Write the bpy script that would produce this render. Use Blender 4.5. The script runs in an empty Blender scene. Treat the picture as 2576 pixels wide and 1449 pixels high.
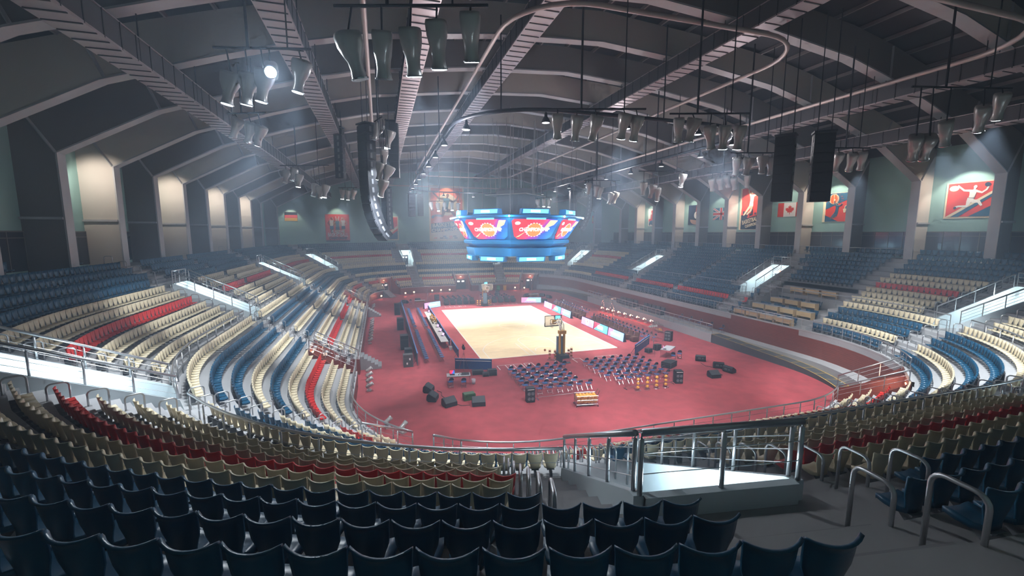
import bpy, math, random
import numpy as np
from mathutils import Vector, Matrix
random.seed(7)
PI = math.pi
D2R = PI / 180
col = bpy.context.scene.collection
scn = bpy.context.scene
W_, H_ = 2576, 1449
FPX, PITCH, YAW, EYE = 1071.7, .1288, .2979, Vector((-16.37, -53.078, 12.214))
CF = Vector((math.sin(YAW) * math.cos(PITCH), math.cos(YAW) * math.cos(PITCH), -math.sin(PITCH)))
CR = Vector((math.cos(YAW), -math.sin(YAW), 0))
CU = CR.cross(CF)


def px_of(p):
    v = Vector(p) - EYE
    w = v.dot(CF)
    if w < .3:
        return None
    return (W_ / 2 + FPX * v.dot(CR) / w, H_ / 2 - FPX * v.dot(CU) / w, w)


def seen(p, m=260):
    q = px_of(p)
    return q is not None and -m < q[0] < W_ + m and -m < q[1] < H_ + m


# ---------------------------------------------------------------- materials
MATS = {}


def mat(name, rgb, rough=.6, metal=0., emit=None, estr=0., var=0., vscale=4., bump=0., coat=0., spec=.5, alpha=1., trans=0.):
    if name in MATS:
        return MATS[name]
    m = bpy.data.materials.new(name)
    m.use_nodes = True
    nt = m.node_tree
    b = nt.nodes['Principled BSDF']
    b.inputs['Base Color'].default_value = (*rgb, 1)
    b.inputs['Roughness'].default_value = rough
    b.inputs['Metallic'].default_value = metal
    b.inputs['Coat Weight'].default_value = coat
    b.inputs['Specular IOR Level'].default_value = spec
    if alpha < 1:
        b.inputs['Alpha'].default_value = alpha
    if trans:
        b.inputs['Transmission Weight'].default_value = trans
    if emit:
        b.inputs['Emission Color'].default_value = (*emit, 1)
        b.inputs['Emission Strength'].default_value = estr
    if var or bump:
        tc = nt.nodes.new('ShaderNodeTexCoord')
        n = nt.nodes.new('ShaderNodeTexNoise')
        n.inputs['Scale'].default_value = vscale
        n.inputs['Detail'].default_value = 4
        nt.links.new(tc.outputs['Object'], n.inputs['Vector'])
        if var:
            r = nt.nodes.new('ShaderNodeMapRange')
            r.inputs['To Min'].default_value = 1 - var
            r.inputs['To Max'].default_value = 1 + var
            nt.links.new(n.outputs['Fac'], r.inputs['Value'])
            mx = nt.nodes.new('ShaderNodeVectorMath')
            mx.operation = 'SCALE'
            mx.inputs[0].default_value = rgb
            nt.links.new(r.outputs['Result'], mx.inputs['Scale'])
            nt.links.new(mx.outputs['Vector'], b.inputs['Base Color'])
        if bump:
            bm = nt.nodes.new('ShaderNodeBump')
            bm.inputs['Strength'].default_value = bump
            bm.inputs['Distance'].default_value = .02
            nt.links.new(n.outputs['Fac'], bm.inputs['Height'])
            nt.links.new(bm.outputs['Normal'], b.inputs['Normal'])
    MATS[name] = m
    return m


def stripes(name, c1, c2, axis, scale, frac=.06, rough=.6, noise=.0, metal=0.):
    """thin dark joints between boards / tiles, in object space"""
    m = mat(name, c1, rough, metal)
    nt = m.node_tree
    b = nt.nodes['Principled BSDF']
    tc = nt.nodes.new('ShaderNodeTexCoord')
    sp = nt.nodes.new('ShaderNodeSeparateXYZ')
    nt.links.new(tc.outputs['Object'], sp.inputs[0])
    mu = nt.nodes.new('ShaderNodeMath')
    mu.operation = 'MULTIPLY'
    mu.inputs[1].default_value = scale
    nt.links.new(sp.outputs[axis], mu.inputs[0])
    fr = nt.nodes.new('ShaderNodeMath')
    fr.operation = 'FRACT'
    nt.links.new(mu.outputs[0], fr.inputs[0])
    lt = nt.nodes.new('ShaderNodeMath')
    lt.operation = 'LESS_THAN'
    lt.inputs[1].default_value = frac
    nt.links.new(fr.outputs[0], lt.inputs[0])
    n = nt.nodes.new('ShaderNodeTexNoise')
    mp = nt.nodes.new('ShaderNodeMapping')
    mp.inputs['Scale'].default_value = (1, 1, 8)
    nt.links.new(tc.outputs['Object'], mp.inputs[0])
    nt.links.new(mp.outputs[0], n.inputs['Vector'])
    n.inputs['Scale'].default_value = 1.4
    mr = nt.nodes.new('ShaderNodeMapRange')
    mr.inputs['To Min'].default_value = 1 - noise
    mr.inputs['To Max'].default_value = 1 + noise
    nt.links.new(n.outputs['Fac'], mr.inputs['Value'])
    mx = nt.nodes.new('ShaderNodeMix')
    mx.data_type = 'RGBA'
    nt.links.new(lt.outputs[0], mx.inputs['Factor'])
    mx.inputs['A'].default_value = (*c1, 1)
    mx.inputs['B'].default_value = (*c2, 1)
    sc = nt.nodes.new('ShaderNodeVectorMath')
    sc.operation = 'SCALE'
    nt.links.new(mx.outputs['Result'], sc.inputs[0])
    nt.links.new(mr.outputs['Result'], sc.inputs['Scale'])
    nt.links.new(sc.outputs[0], b.inputs['Base Color'])
    return m


CONC = mat('concrete', (.36, .36, .37), .8, var=.12, vscale=.9, bump=.15)
CONCD = mat('concrete_step', (.30, .30, .31), .8, var=.12, vscale=1.5)
CREAM = mat('cream_plastic', (.72, .62, .43), .38)
BLUE = mat('blue_plastic', (.008, .075, .15), .35)
RED = mat('red_plastic', (.62, .022, .018), .38)
STEEL = mat('brushed_steel', (.50, .51, .53), .35, .85)
DSTEEL = mat('dark_steel', (.03, .035, .045), .5, .3)
BLACK = mat('black_cabinet', (.018, .019, .024), .6)
DBLK = mat('black_grille', (.03, .03, .036), .75, bump=.3, vscale=90)
WHITE = mat('white_paint', (.8, .8, .8), .5)
TEAL = mat('mint_wall', (.30, .50, .47), .75, var=.04, vscale=.5)
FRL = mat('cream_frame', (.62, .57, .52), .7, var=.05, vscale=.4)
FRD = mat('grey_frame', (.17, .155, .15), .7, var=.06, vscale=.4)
FLG = mat('frame_flange', (.46, .46, .48), .6, .1, var=.12, vscale=1.2)
ROOFM = mat('roof_sheet', (.05, .053, .062), .7, var=.1, vscale=.3)
PURL = mat('purlin', (.30, .28, .29), .6, .2)
DECK = mat('catwalk_sheet', (.50, .44, .46), .42, .5, var=.15, vscale=1.3)
MESHP = mat('catwalk_mesh', (.09, .09, .10), .6, .5)
VOMW = mat('passage_white', (.62, .70, .74), .7)
BRICK = stripes('red_boards', (.20, .045, .032), (.055, .012, .010), 2, 6.5, .1, .65, .35)
GLASS = mat('dark_window_glass', (.045, .048, .062), .12, 0, spec=.9)
YEL = mat('yellow_line', (.62, .36, .05), .6)
RUB = mat('dark_ramp', (.07, .075, .082), .75, var=.1, vscale=2)
WOOD = mat('light_wood', (.66, .47, .26), .5, var=.08, vscale=5)
CHBLUE = mat('chair_blue', (.012, .10, .30), .45)
CHDARK = mat('chair_dark_blue', (.006, .02, .05), .4)
CHROME = mat('chrome', (.62, .62, .64), .22, 1)
LEATH = mat('grey_leather', (.065, .065, .068), .5, bump=.2, vscale=20)
LEATHB = mat('brown_leather', (.13, .055, .04), .5, bump=.2, vscale=20)
ORANGE = mat('basketball', (.80, .36, .05), .6, bump=.2, vscale=80)
ORB = mat('brown_basketball', (.42, .12, .035), .6, bump=.2, vscale=80)
SBLUE = mat('scoreboard_blue', (.015, .22, .52), .45, 0.0, var=.12, vscale=.8)
CYAN = mat('cyan_display', (.05, .3, .5), .4, emit=(.16, .62, 1.0), estr=1.6)
LAMP = mat('lamp_white', (1, 1, 1), .4, emit=(.78, .88, 1), estr=28)
LAMPW = mat('lamp_warm', (1, .9, .7), .4, emit=(1, .62, .25), estr=9)
LAMPS = mat('lamp_soft', (1, 1, 1), .4, emit=(.8, .9, 1), estr=1.2)
FROST = mat('frosted_housing', (.42, .42, .41), .28, .15, coat=.5)
GREYP = mat('grey_plastic', (.16, .17, .19), .5)
PANB = mat('blue_panel', (.02, .07, .22), .5)
GREEN = mat('green_case', (.035, .085, .025), .5)
PAPER = mat('paper', (.8, .8, .8), .6)
CLEARB = mat('backboard_glass', (.5, .48, .42), .1, alpha=.35)
YELP = mat('mustard_paint', (.55, .30, .04), .5)
DOORM = mat('door_dark', (.012, .018, .03), .5)
LITW = mat('lit_window', (1, 1, 1), .4, emit=(.9, .95, 1), estr=1.3)
EXITM = mat('exit_red', (.8, .1, .05), .4, emit=(1, .16, .06), estr=3)
SCRP = mat('screen_pink', (.5, .2, .6), .4, emit=(.85, .45, 1), estr=1.6)


# ---------------------------------------------------------------- mesh builder
class MB:
    def __init__(s):
        s.v, s.f, s.mi, s.m = [], [], [], None
        s.mats = []
        s.cur = 0

    def use(s, m):
        if m not in s.mats:
            s.mats.append(m)
        s.cur = s.mats.index(m)
        return s

    def add(s, vs, fs, M=None):
        o = len(s.v)
        if M is not None:
            vs = [tuple(M @ Vector(v)) for v in vs]
        s.v += [tuple(v) for v in vs]
        s.f += [tuple(i + o for i in f) for f in fs]
        s.mi += [s.cur] * len(fs)
        return s

    def quad(s, a, b, c, d):
        return s.add([a, b, c, d], [(0, 1, 2, 3)])

    def box(s, c, size, rz=0, M=None, taper=1.):
        x, y, z = size[0] / 2, size[1] / 2, size[2] / 2
        vs = []
        for zz, k in ((-z, 1), (z, taper)):
            for xx, yy in ((-x, -y), (x, -y), (x, y), (-x, y)):
                xx, yy = xx * k, yy * k
                if rz:
                    xx, yy = xx * math.cos(rz) - yy * math.sin(rz), xx * math.sin(rz) + yy * math.cos(rz)
                vs.append((c[0] + xx, c[1] + yy, c[2] + zz))
        return s.add(vs, [(3, 2, 1, 0), (4, 5, 6, 7), (0, 1, 5, 4), (1, 2, 6, 5), (2, 3, 7, 6), (3, 0, 4, 7)], M)

    def tube(s, pts, r, n=6, M=None, cap=True):
        pts = [Vector(p) for p in pts]
        vs, fs = [], []
        N = len(pts)
        prev = None
        for i, p in enumerate(pts):
            d = (pts[min(i + 1, N - 1)] - pts[max(i - 1, 0)])
            if d.length < 1e-9:
                d = Vector((0, 0, 1))
            d.normalize()
            a = prev if prev is not None else (Vector((0, 0, 1)) if abs(d.z) < .9 else Vector((1, 0, 0)))
            u = d.cross(a)
            if u.length < 1e-4:
                u = d.cross(Vector((0, 1, 0)))
            u.normalize()
            w = u.cross(d).normalized()
            prev = w
            rr = r[i] if isinstance(r, (list, tuple)) else r
            for k in range(n):
                t = 2 * PI * k / n
                vs.append(p + u * rr * math.cos(t) + w * rr * math.sin(t))
        for i in range(N - 1):
            for k in range(n):
                k2 = (k + 1) % n
                fs.append((i * n + k, i * n + k2, (i + 1) * n + k2, (i + 1) * n + k))
        if cap:
            fs.append(tuple(range(n - 1, -1, -1)))
            fs.append(tuple((N - 1) * n + k for k in range(n)))
        return s.add(vs, fs, M)

    def lathe(s, prof, n=12, M=None, sx=1, sy=1):
        vs, fs = [], []
        for r, z in prof:
            for k in range(n):
                t = 2 * PI * k / n
                vs.append((r * math.cos(t) * sx, r * math.sin(t) * sy, z))
        for i in range(len(prof) - 1):
            for k in range(n):
                k2 = (k + 1) % n
                fs.append((i * n + k, i * n + k2, (i + 1) * n + k2, (i + 1) * n + k))
        fs.append(tuple(range(n - 1, -1, -1)))
        fs.append(tuple((len(prof) - 1) * n + k for k in range(n)))
        return s.add(vs, fs, M)

    def sphere(s, c, r, n=10, m=6):
        prof = [(r * math.sin(PI * i / m) if 0 < i < m else r * .02, -r * math.cos(PI * i / m)) for i in range(m + 1)]
        return s.lathe(prof, n, Matrix.Translation(c))

    def prism(s, poly, y0, y1, M=None, axis='y'):
        """polygon in xz (axis y) or yz (axis x) or xy (axis z) extruded"""
        n = len(poly)
        vs = []
        for yy in (y0, y1):
            for a, b in poly:
                vs.append((a, yy, b) if axis == 'y' else ((yy, a, b) if axis == 'x' else (a, b, yy)))
        fs = [tuple(range(n)), tuple(range(2 * n - 1, n - 1, -1))]
        for i in range(n):
            j = (i + 1) % n
            fs.append((i, i + n, j + n, j))
        return s.add(vs, fs, M)

    def mesh(s, name, smooth=False, m=None):
        me = bpy.data.meshes.new(name)
        me.from_pydata(s.v, [], s.f)
        for mm in (s.mats or ([m] if m else [])):
            me.materials.append(mm)
        if len(s.mats) > 1:
            me.polygons.foreach_set('material_index', s.mi)
        if smooth:
            me.polygons.foreach_set('use_smooth', [True] * len(me.polygons))
        me.update()
        return me

    def build(s, name, m=None, parent=None, smooth=False, loc=None, rz=0):
        if m is not None and not s.mats:
            s.mats = [m]
        return link(name, s.mesh(name, smooth), parent, loc, rz)


def link(name, data, parent=None, loc=None, rz=0):
    o = bpy.data.objects.new(name, data)
    col.objects.link(o)
    if parent is not None:
        o.parent = parent
    if loc is not None:
        o.location = loc
    if rz:
        o.rotation_euler = (0, 0, rz)
    return o


def tag(o, label, cat, group=None, kind=None):
    o['label'] = label
    o['category'] = cat
    if group:
        o['group'] = group
    if kind:
        o['kind'] = kind
    return o


def thing(name, label, cat, loc=(0, 0, 0), rz=0, group=None):
    o = link(name, None, None, loc, rz)
    o.empty_display_size = .2
    return tag(o, label, cat, group)


def struct(o):
    o['kind'] = 'structure'
    return o


def copytree(o, loc=None, rz=None, parent=None):
    c = o.copy()
    col.objects.link(c)
    c.parent = parent
    if loc is not None:
        c.location = loc
    if rz is not None:
        c.rotation_euler = (0, 0, rz)
    for ch in list(o.children):
        copytree(ch, parent=c)
    return c


ORD = ['zeroth', 'first', 'second', 'third', 'fourth', 'fifth', 'sixth', 'seventh', 'eighth', 'ninth', 'tenth', 'eleventh', 'twelfth',
       'thirteenth', 'fourteenth', 'fifteenth', 'sixteenth', 'seventeenth', 'eighteenth', 'nineteenth', 'twentieth']


def ordn(n):
    if n < len(ORD):
        return ORD[n]
    return '%d%s' % (n, {1: 'st', 2: 'nd', 3: 'rd'}.get(n % 10 if n % 100 not in (11, 12, 13) else 0, 'th'))


# ---------------------------------------------------------------- camera
cam = bpy.data.cameras.new('camera')
cam.sensor_width = 36
cam.lens = FPX * 36 / W_
cam.clip_start, cam.clip_end = .05, 500
co = bpy.data.objects.new('camera', cam)
col.objects.link(co)
M3 = Matrix((CR, CU, -CF)).transposed()
co.matrix_world = Matrix.Translation(EYE) @ M3.to_4x4()
scn.camera = co

# ---------------------------------------------------------------- bowl geometry
XL, XR, CY = -7.8, 6.8, 24.2
RREF = 19.
ARC = PI / 2 * RREF
SEG = [('R', 2 * CY), ('c0', ARC), ('F', XR - XL), ('c1', ARC), ('L', 2 * CY), ('c2', ARC), ('N', XR - XL), ('c3', ARC)]
TOT = sum(l for _, l in SEG)
CEN = {'c0': (XR, CY, 0), 'c1': (XL, CY, 90), 'c2': (XL, -CY, 180), 'c3': (XR, -CY, 270)}
START = {}
_a = 0
for _n, _l in SEG:
    START[_n] = _a
    _a += _l


def pos(t, R):
    t %= TOT
    for n, l in SEG:
        if t <= l + 1e-9:
            break
        t -= l
    if n == 'R':
        return (XR + R, -CY + t, 1, 0)
    if n == 'L':
        return (XL - R, CY - t, -1, 0)
    if n == 'F':
        return (XR - t, CY + R, 0, 1)
    if n == 'N':
        return (XL + t, -CY - R, 0, -1)
    cx, cy, a0 = CEN[n]
    a = (a0 + t / ARC * 90) * D2R
    return (cx + R * math.cos(a), cy + R * math.sin(a), math.cos(a), math.sin(a))


def tA(deg):
    deg %= 360
    k = int(deg // 90)
    return START['c%d' % k] + (deg - 90 * k) / 90 * ARC


def tL(y): return START['L'] + CY - y
def tR(y): return START['R'] + y + CY
def tF(x): return START['F'] + XR - x
def tN(x): return START['N'] + x - XL


def lat(t, tc, R):
    a, b = pos(t, R), pos(tc, R)
    return math.hypot(a[0] - b[0], a[1] - b[1])


def tstep(t, R, d):
    """advance t by metric distance d at radius R"""
    e = .5
    a, b = pos(t, R), pos(t + e, R)
    return t + e * d / math.hypot(a[0] - b[0], a[1] - b[1])


RL = lambda i: 11.65 + .856 * (i - 1)
RU = lambda i: 19.8 + .856 * (i - 1)
ZL = lambda i: 1.2 + .471 * (i - 1)
ZU = lambda i: 5.4 + .418 * (i - 1)
R0, ZCW, RW, ZP = 10.7, 4.968, 18.95, 9.56
XWL, XWR, YF, YN = -38.1, 36.4, 54.4, -56.5
UV = [tL(-12.5), tL(11.5), tR(-12.5), tR(11.5), tA(27), tA(153), tA(207), tA(333), tA(98), tA(82), tA(261.4), tA(278.6)]
UVN = ['left wall side, nearer', 'left wall side, farther', 'right wall side, nearer', 'right wall side, farther', 'far right corner', 'far left corner', 'near left corner',
       'near right corner', 'far end, left', 'far end, right', 'near end before the viewer', 'near end, right of the viewer']
LA = [tL(-15), tL(8.3), tR(-13.5), tR(8.3), tA(329), tA(211), tA(152), tA(28), tA(98), tA(82), tA(261.1), tA(279)]
LV = [tL(-16.6), tL(16.4), tA(126), tF(0), tA(54), tA(306), tA(234)]
TS0, TS1 = tA(310.5), tA(49.5) + TOT      # the stage strip along the right side
TP0, TP1 = tR(-23.4), tR(-15.2)           # the press desks


def in_stage(t):
    t %= TOT
    return t > TS0 or t < TS1 - TOT


def in_press(t):
    t %= TOT
    return TP0 < t < TP1
# ---------------------------------------------------------------- t samples
def samples():
    ts = set()
    for n, l in SEG:
        k = max(1, round(l / (2.2 if n.startswith('c') else 3.5)))
        for i in range(k):
            ts.add(round(START[n] + l * i / k, 4))
    for tc in UV:
        for s in (-1, 1):
            ts.add(round(tstep(tc, 21.5, 1.15 * s) % TOT, 4))
    for tc in LV:
        for s in (-1, 1):
            ts.add(round(tstep(tc, 12.5, 1.6 * s) % TOT, 4))
    for t in (TS0, TS1 - TOT, TP0, TP1):
        ts.add(round(t % TOT, 4))
    return sorted(ts) + [TOT]


TSM = samples()


def cell_mid(i):
    return (TSM[i] + TSM[i + 1]) / 2


def near_t(a, b):
    d = abs(a - b) % TOT
    return min(d, TOT - d)


def in_uv(t):
    return any(near_t(t, tc) < 3 and lat(t, tc, 21.5) < 1.14 for tc in UV)


def in_lv(t):
    return any(near_t(t, tc) < 4 and lat(t, tc, 12.5) < 1.59 for tc in LV)


# ---------------------------------------------------------------- grandstand
strips = [('L', i, (R0 if i == 1 else RL(i - 1) + .05), (RL(i) + .05 if i < 9 else RU(1) - .806), ZL(i)) for i in range(1, 10)]
strips += [('U', i, RU(i) - .806, RU(i) + .05, ZU(i)) for i in range(1, 11)]
gs = thing('concrete_grandstand', 'grey concrete stepped grandstand ringing the red arena floor', 'grandstand', (0, 0, 0))
for tier, nm in (('L', 'lower_tier'), ('U', 'upper_tier')):
    b = MB().use(CONC)
    for (tr, i, r0, r1, z) in strips:
        if tr != tier:
            continue
        zprev = 0 if (tier == 'L' and i == 1) else (ZL(i - 1) if tier == 'L' else (ZU(i - 1) if i > 1 else ZCW))
        for k in range(len(TSM) - 1):
            tm = cell_mid(k)
            if tier == 'L' and i <= 4 and (in_lv(tm) or in_stage(tm)):
                continue
            if tier == 'U' and i <= 6 and in_uv(tm):
                continue
            if in_press(tm) and ((tier == 'L' and i >= 5) or (tier == 'U' and i <= 3)):
                continue
            a, c = TSM[k], TSM[k + 1]
            p = [pos(a, r0), pos(a, r1), pos(c, r1), pos(c, r0)]
            b.add([(q[0], q[1], z) for q in p], [(0, 1, 2, 3)])
            if not (tier == 'L' and i == 1):
                b.add([(p[0][0], p[0][1], zprev), (p[0][0], p[0][1], z), (p[3][0], p[3][1], z), (p[3][0], p[3][1], zprev)], [(0, 1, 2, 3)])
    if tier == 'U':   # floor of the crosswalk inside each passage
        for tc in UV:
            e0, e1 = tstep(tc, 21.5, -1.15), tstep(tc, 21.5, 1.15)
            p = [pos(e0, 18.9), pos(e0, 24.3), pos(e1, 24.3), pos(e1, 18.9)]
            b.add([(q[0], q[1], ZCW + .004) for q in p], [(0, 1, 2, 3)])
    b.build(nm, parent=gs)
# press terraces
TER = [(14.42, 16.6, 3.1), (16.6, 18.7, 3.65), (18.7, 20.9, 4.25), (20.9, RU(4) - .806, 5.4)]
b = MB().use(CONC)
zp = 1.
for r0, r1, z in TER:
    n = 6
    for k in range(n):
        a, c = TP0 + (TP1 - TP0) * k / n, TP0 + (TP1 - TP0) * (k + 1) / n
        p = [pos(a, r0), pos(a, r1), pos(c, r1), pos(c, r0)]
        b.add([(q[0], q[1], z) for q in p], [(0, 1, 2, 3)])
        b.add([(p[0][0], p[0][1], zp), (p[0][0], p[0][1], z), (p[3][0], p[3][1], z), (p[3][0], p[3][1], zp)], [(0, 1, 2, 3)])
    zp = z
r0 = RU(4) - .806
for k in range(6):
    a, c = TP0 + (TP1 - TP0) * k / 6, TP0 + (TP1 - TP0) * (k + 1) / 6
    p0, p3 = pos(a, r0), pos(c, r0)
    b.add([(p0[0], p0[1], 5.4), (p0[0], p0[1], ZU(4)), (p3[0], p3[1], ZU(4)), (p3[0], p3[1], 5.4)], [(0, 1, 2, 3)])
for tt in (TP0, TP1):      # end cheeks of the terraces
    for (tr, i, r0, r1, z) in strips:
        if (tr == 'L' and i >= 5) or (tr == 'U' and i <= 3):
            p, q = pos(tt, r0), pos(tt, r1)
            b.add([(p[0], p[1], 1), (q[0], q[1], 1), (q[0], q[1], z), (p[0], p[1], z)], [(0, 1, 2, 3)])
b.build('press_terrace', parent=gs)
# rear platform out to the hall walls


def to_rect(t):
    x, y, nx, ny = pos(t, 27.55)
    k = 1e9
    for lim, q, nn in ((XWR - .01, x, nx), (-XWL - .01, -x, -nx), (YF - .01, y, ny), (-YN - .01, -y, -ny)):
        if nn > 1e-6:
            k = min(k, (lim - q) / nn)
    return (x + nx * k, y + ny * k)


b = MB().use(CONC)
for k in range(len(TSM) - 1):
    a, c = TSM[k], TSM[k + 1]
    ra, rc = pos(a, 27.551), pos(c, 27.551)
    oa, oc = to_rect(a), to_rect(c)
    vs = [(ra[0], ra[1], ZP), (oa[0], oa[1], ZP), (oc[0], oc[1], ZP), (rc[0], rc[1], ZP)]
    b.add(vs, [(0, 1, 2, 3)])
    b.add([(ra[0], ra[1], ZU(10)), (ra[0], ra[1], ZP), (rc[0], rc[1], ZP), (rc[0], rc[1], ZU(10))], [(0, 1, 2, 3)])
    if abs(oa[0] - oc[0]) > .01 and abs(oa[1] - oc[1]) > .01:
        cx = XWR - .01 if oa[0] + oc[0] > 0 else XWL + .01
        cy = YF - .01 if oa[1] + oc[1] > 0 else YN + .01
        b.add([(oa[0], oa[1], ZP), (cx, cy, ZP), (oc[0], oc[1], ZP)], [(0, 1, 2)])
b.build('rear_walkway', parent=gs)
# aisle half steps
b = MB().use(CONCD)


def half_step(tc, off, R, z, rise, w):
    t = tstep(tc, R, off) if abs(off) > .01 else tc
    x, y, nx, ny = pos(t, R - .14)
    b.box((x, y, z + rise / 4), (.28, w, rise / 2), math.atan2(ny, nx))


for tc in LA:
    for i in range(2 if not in_stage(tc) else 6, 10):
        half_step(tc, 0, RL(i - 1) + .05, ZL(i - 1), .471, 1.7)
for tc in UV:
    half_step(tc, 2.05, RU(1) - .806, ZCW, .43, 1.5)
    half_step(tc, -2.05, RU(1) - .806, ZCW, .43, 1.5)
    for i in range(2, 11):
        if i <= 7:
            half_step(tc, 2.05, RU(i - 1) + .05, ZU(i - 1), .418, 1.5)
            half_step(tc, -2.05, RU(i - 1) + .05, ZU(i - 1), .418, 1.5)
        else:
            half_step(tc, 0, RU(i - 1) + .05, ZU(i - 1), .418, 2.2)
for k in range(14):          # flight down beside the press desks
    pass
b.build('aisle_steps', parent=gs)

# front wall of red boards, with kerb
b = MB().use(BRICK)
kb = MB().use(CONC)
for k in range(len(TSM) - 1):
    tm = cell_mid(k)
    a, c = TSM[k], TSM[k + 1]
    if in_lv(tm) and not (in_stage(tm)):
        continue
    r, z0, z1 = (14.27, .9, 3.1) if in_stage(tm) else (R0, 0, 1.2)
    p, q = pos(a, r), pos(c, r)
    b.add([(p[0], p[1], z0), (q[0], q[1], z0), (q[0], q[1], z1), (p[0], p[1], z1)], [(0, 1, 2, 3)])
    u, v = pos(a, r + .14), pos(c, r + .14)
    kb.add([(p[0], p[1], z1), (q[0], q[1], z1), (q[0], q[1], z1 + .14), (p[0], p[1], z1 + .14), (u[0], u[1], z1 - .05), (v[0], v[1], z1 - .05), (v[0], v[1], z1 + .14), (u[0], u[1], z1 + .14)],
           [(0, 1, 2, 3), (3, 2, 6, 7), (7, 6, 5, 4)])
for tt in (TS0, TS1 - TOT):       # stage ends
    p, q = pos(tt, R0), pos(tt, 14.27)
    b.add([(p[0], p[1], 0), (q[0], q[1], 0), (q[0], q[1], 3.1), (p[0], p[1], 1.4)], [(0, 1, 2, 3)])
b.build('front_wall', parent=gs)
kb.build('front_kerb', parent=gs)

# entrances --------------------------------------------------------------
VOMLIGHTS = []


def door(name, label, tc, R, z, w, h, dm, wins=1):
    x, y, nx, ny = pos(tc, R)
    rz = math.atan2(ny, nx) - PI / 2
    d = thing(name, label, 'door', (x, y, z), rz)
    n = max(1, wins)
    MB().use(dm).box((0, -.03, h / 2 + .03), (w + .16, .05, h + .1)).build('door_frame', parent=d)
    for k in range(n):
        cx = (k - (n - 1) / 2) * w / n
        lf = MB().use(dm).box((cx, -.07, h / 2), (w / n - .02, .05, h)).build('door_leaf', parent=d)
        MB().use(LITW).box((cx, -.105, h * .8), (w / n * .55, .02, h * .14)).build('door_window', parent=lf)
        MB().use(CHROME).box((cx + (w / n * .38 if k == 0 else -w / n * .38), -.12, h * .48), (.04, .05, .24)).build('door_handle', parent=lf)
    return d


def text_mesh(s, size, name, m, parent, loc, rot, shear=0, depth=.004, align='CENTER', sx=1., bold=0.):
    cu = bpy.data.curves.new(name, 'FONT')
    cu.body = s
    cu.size = size
    cu.align_x = align
    cu.align_y = 'CENTER'
    cu.extrude = depth
    cu.shear = shear
    cu.offset = bold
    cu.resolution_u = 2
    t = bpy.data.objects.new('tmp', cu)
    col.objects.link(t)
    dg = bpy.context.evaluated_depsgraph_get()
    me = bpy.data.meshes.new_from_object(t.evaluated_get(dg))
    bpy.data.objects.remove(t)
    me.materials.clear()
    me.materials.append(m)
    if sx != 1:
        for v in me.vertices:
            v.co.x *= sx
    o = link(name, me, parent)
    o.location = loc
    o.rotation_euler = rot
    return o


for k, tc in enumerate(UV):
    w = 1.15
    e0, e1 = tstep(tc, 21.5, -w), tstep(tc, 21.5, w)
    g = thing('entrance_passage', 'white lit entrance cut into the upper tier, ' + UVN[k], 'passage', (0, 0, 0), 0, 'entrances in the upper tier')
    b = MB().use(VOMW)
    for e, sg in ((e0, 1), (e1, -1)):
        prof = [(RU(1) - .9, ZCW), (24.22, ZCW), (24.22, ZU(7) + .35), (24.0, ZU(7) + .3), (RU(1) - .8, 5.4 + .28), (RU(1) - .9, ZCW + .3)]
        vs = []
        for off in (0, -.14 * sg):
            for r, z in prof:
                x, y, _, _ = pos(tstep(e, 21.5, off) if off else e, r)
                vs.append((x, y, z))
        n = len(prof)
        b.add(vs, [tuple(range(n)), tuple(range(2 * n - 1, n - 1, -1))] + [(i, i + n, (i + 1) % n + n, (i + 1) % n) for i in range(n)])
    b.build('side_wall', parent=g)
    p, q = pos(e0, 24.14), pos(e1, 24.14)
    u, v = pos(e0, 24.3), pos(e1, 24.3)
    z1 = ZU(7) + .35
    MB().use(VOMW).add([(p[0], p[1], ZCW), (q[0], q[1], ZCW), (q[0], q[1], z1), (p[0], p[1], z1), (u[0], u[1], ZCW), (v[0], v[1], ZCW), (v[0], v[1], z1), (u[0], u[1], z1)],
                       [(0, 1, 2, 3), (3, 2, 6, 7), (7, 6, 5, 4)]).build('back_wall', parent=g)
    x, y, nx, ny = pos(tc, 24.06)
    rz = math.atan2(ny, nx) - PI / 2
    MB().use(EXITM).box((0, 0, 0), (.34, .05, .14)).build('exit_sign', parent=g, loc=(x, y, ZCW + 2.5), rz=rz)
    if seen((x, y, 6)):
        door('passage_door', 'dark door at the back of the lit entrance, ' + UVN[k], tc, 24.12, ZCW, 1.3, 2.1, DOORM, 2)
    x, y, nx, ny = pos(tc, 23.0)
    VOMLIGHTS.append((x, y, 7.4, 'c', nx, ny))
LVN = ['left wall side, nearer', 'left wall side, farther', 'far left corner', 'middle of the far end', 'far right by the ramp', 'near right corner', 'near left corner']
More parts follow.
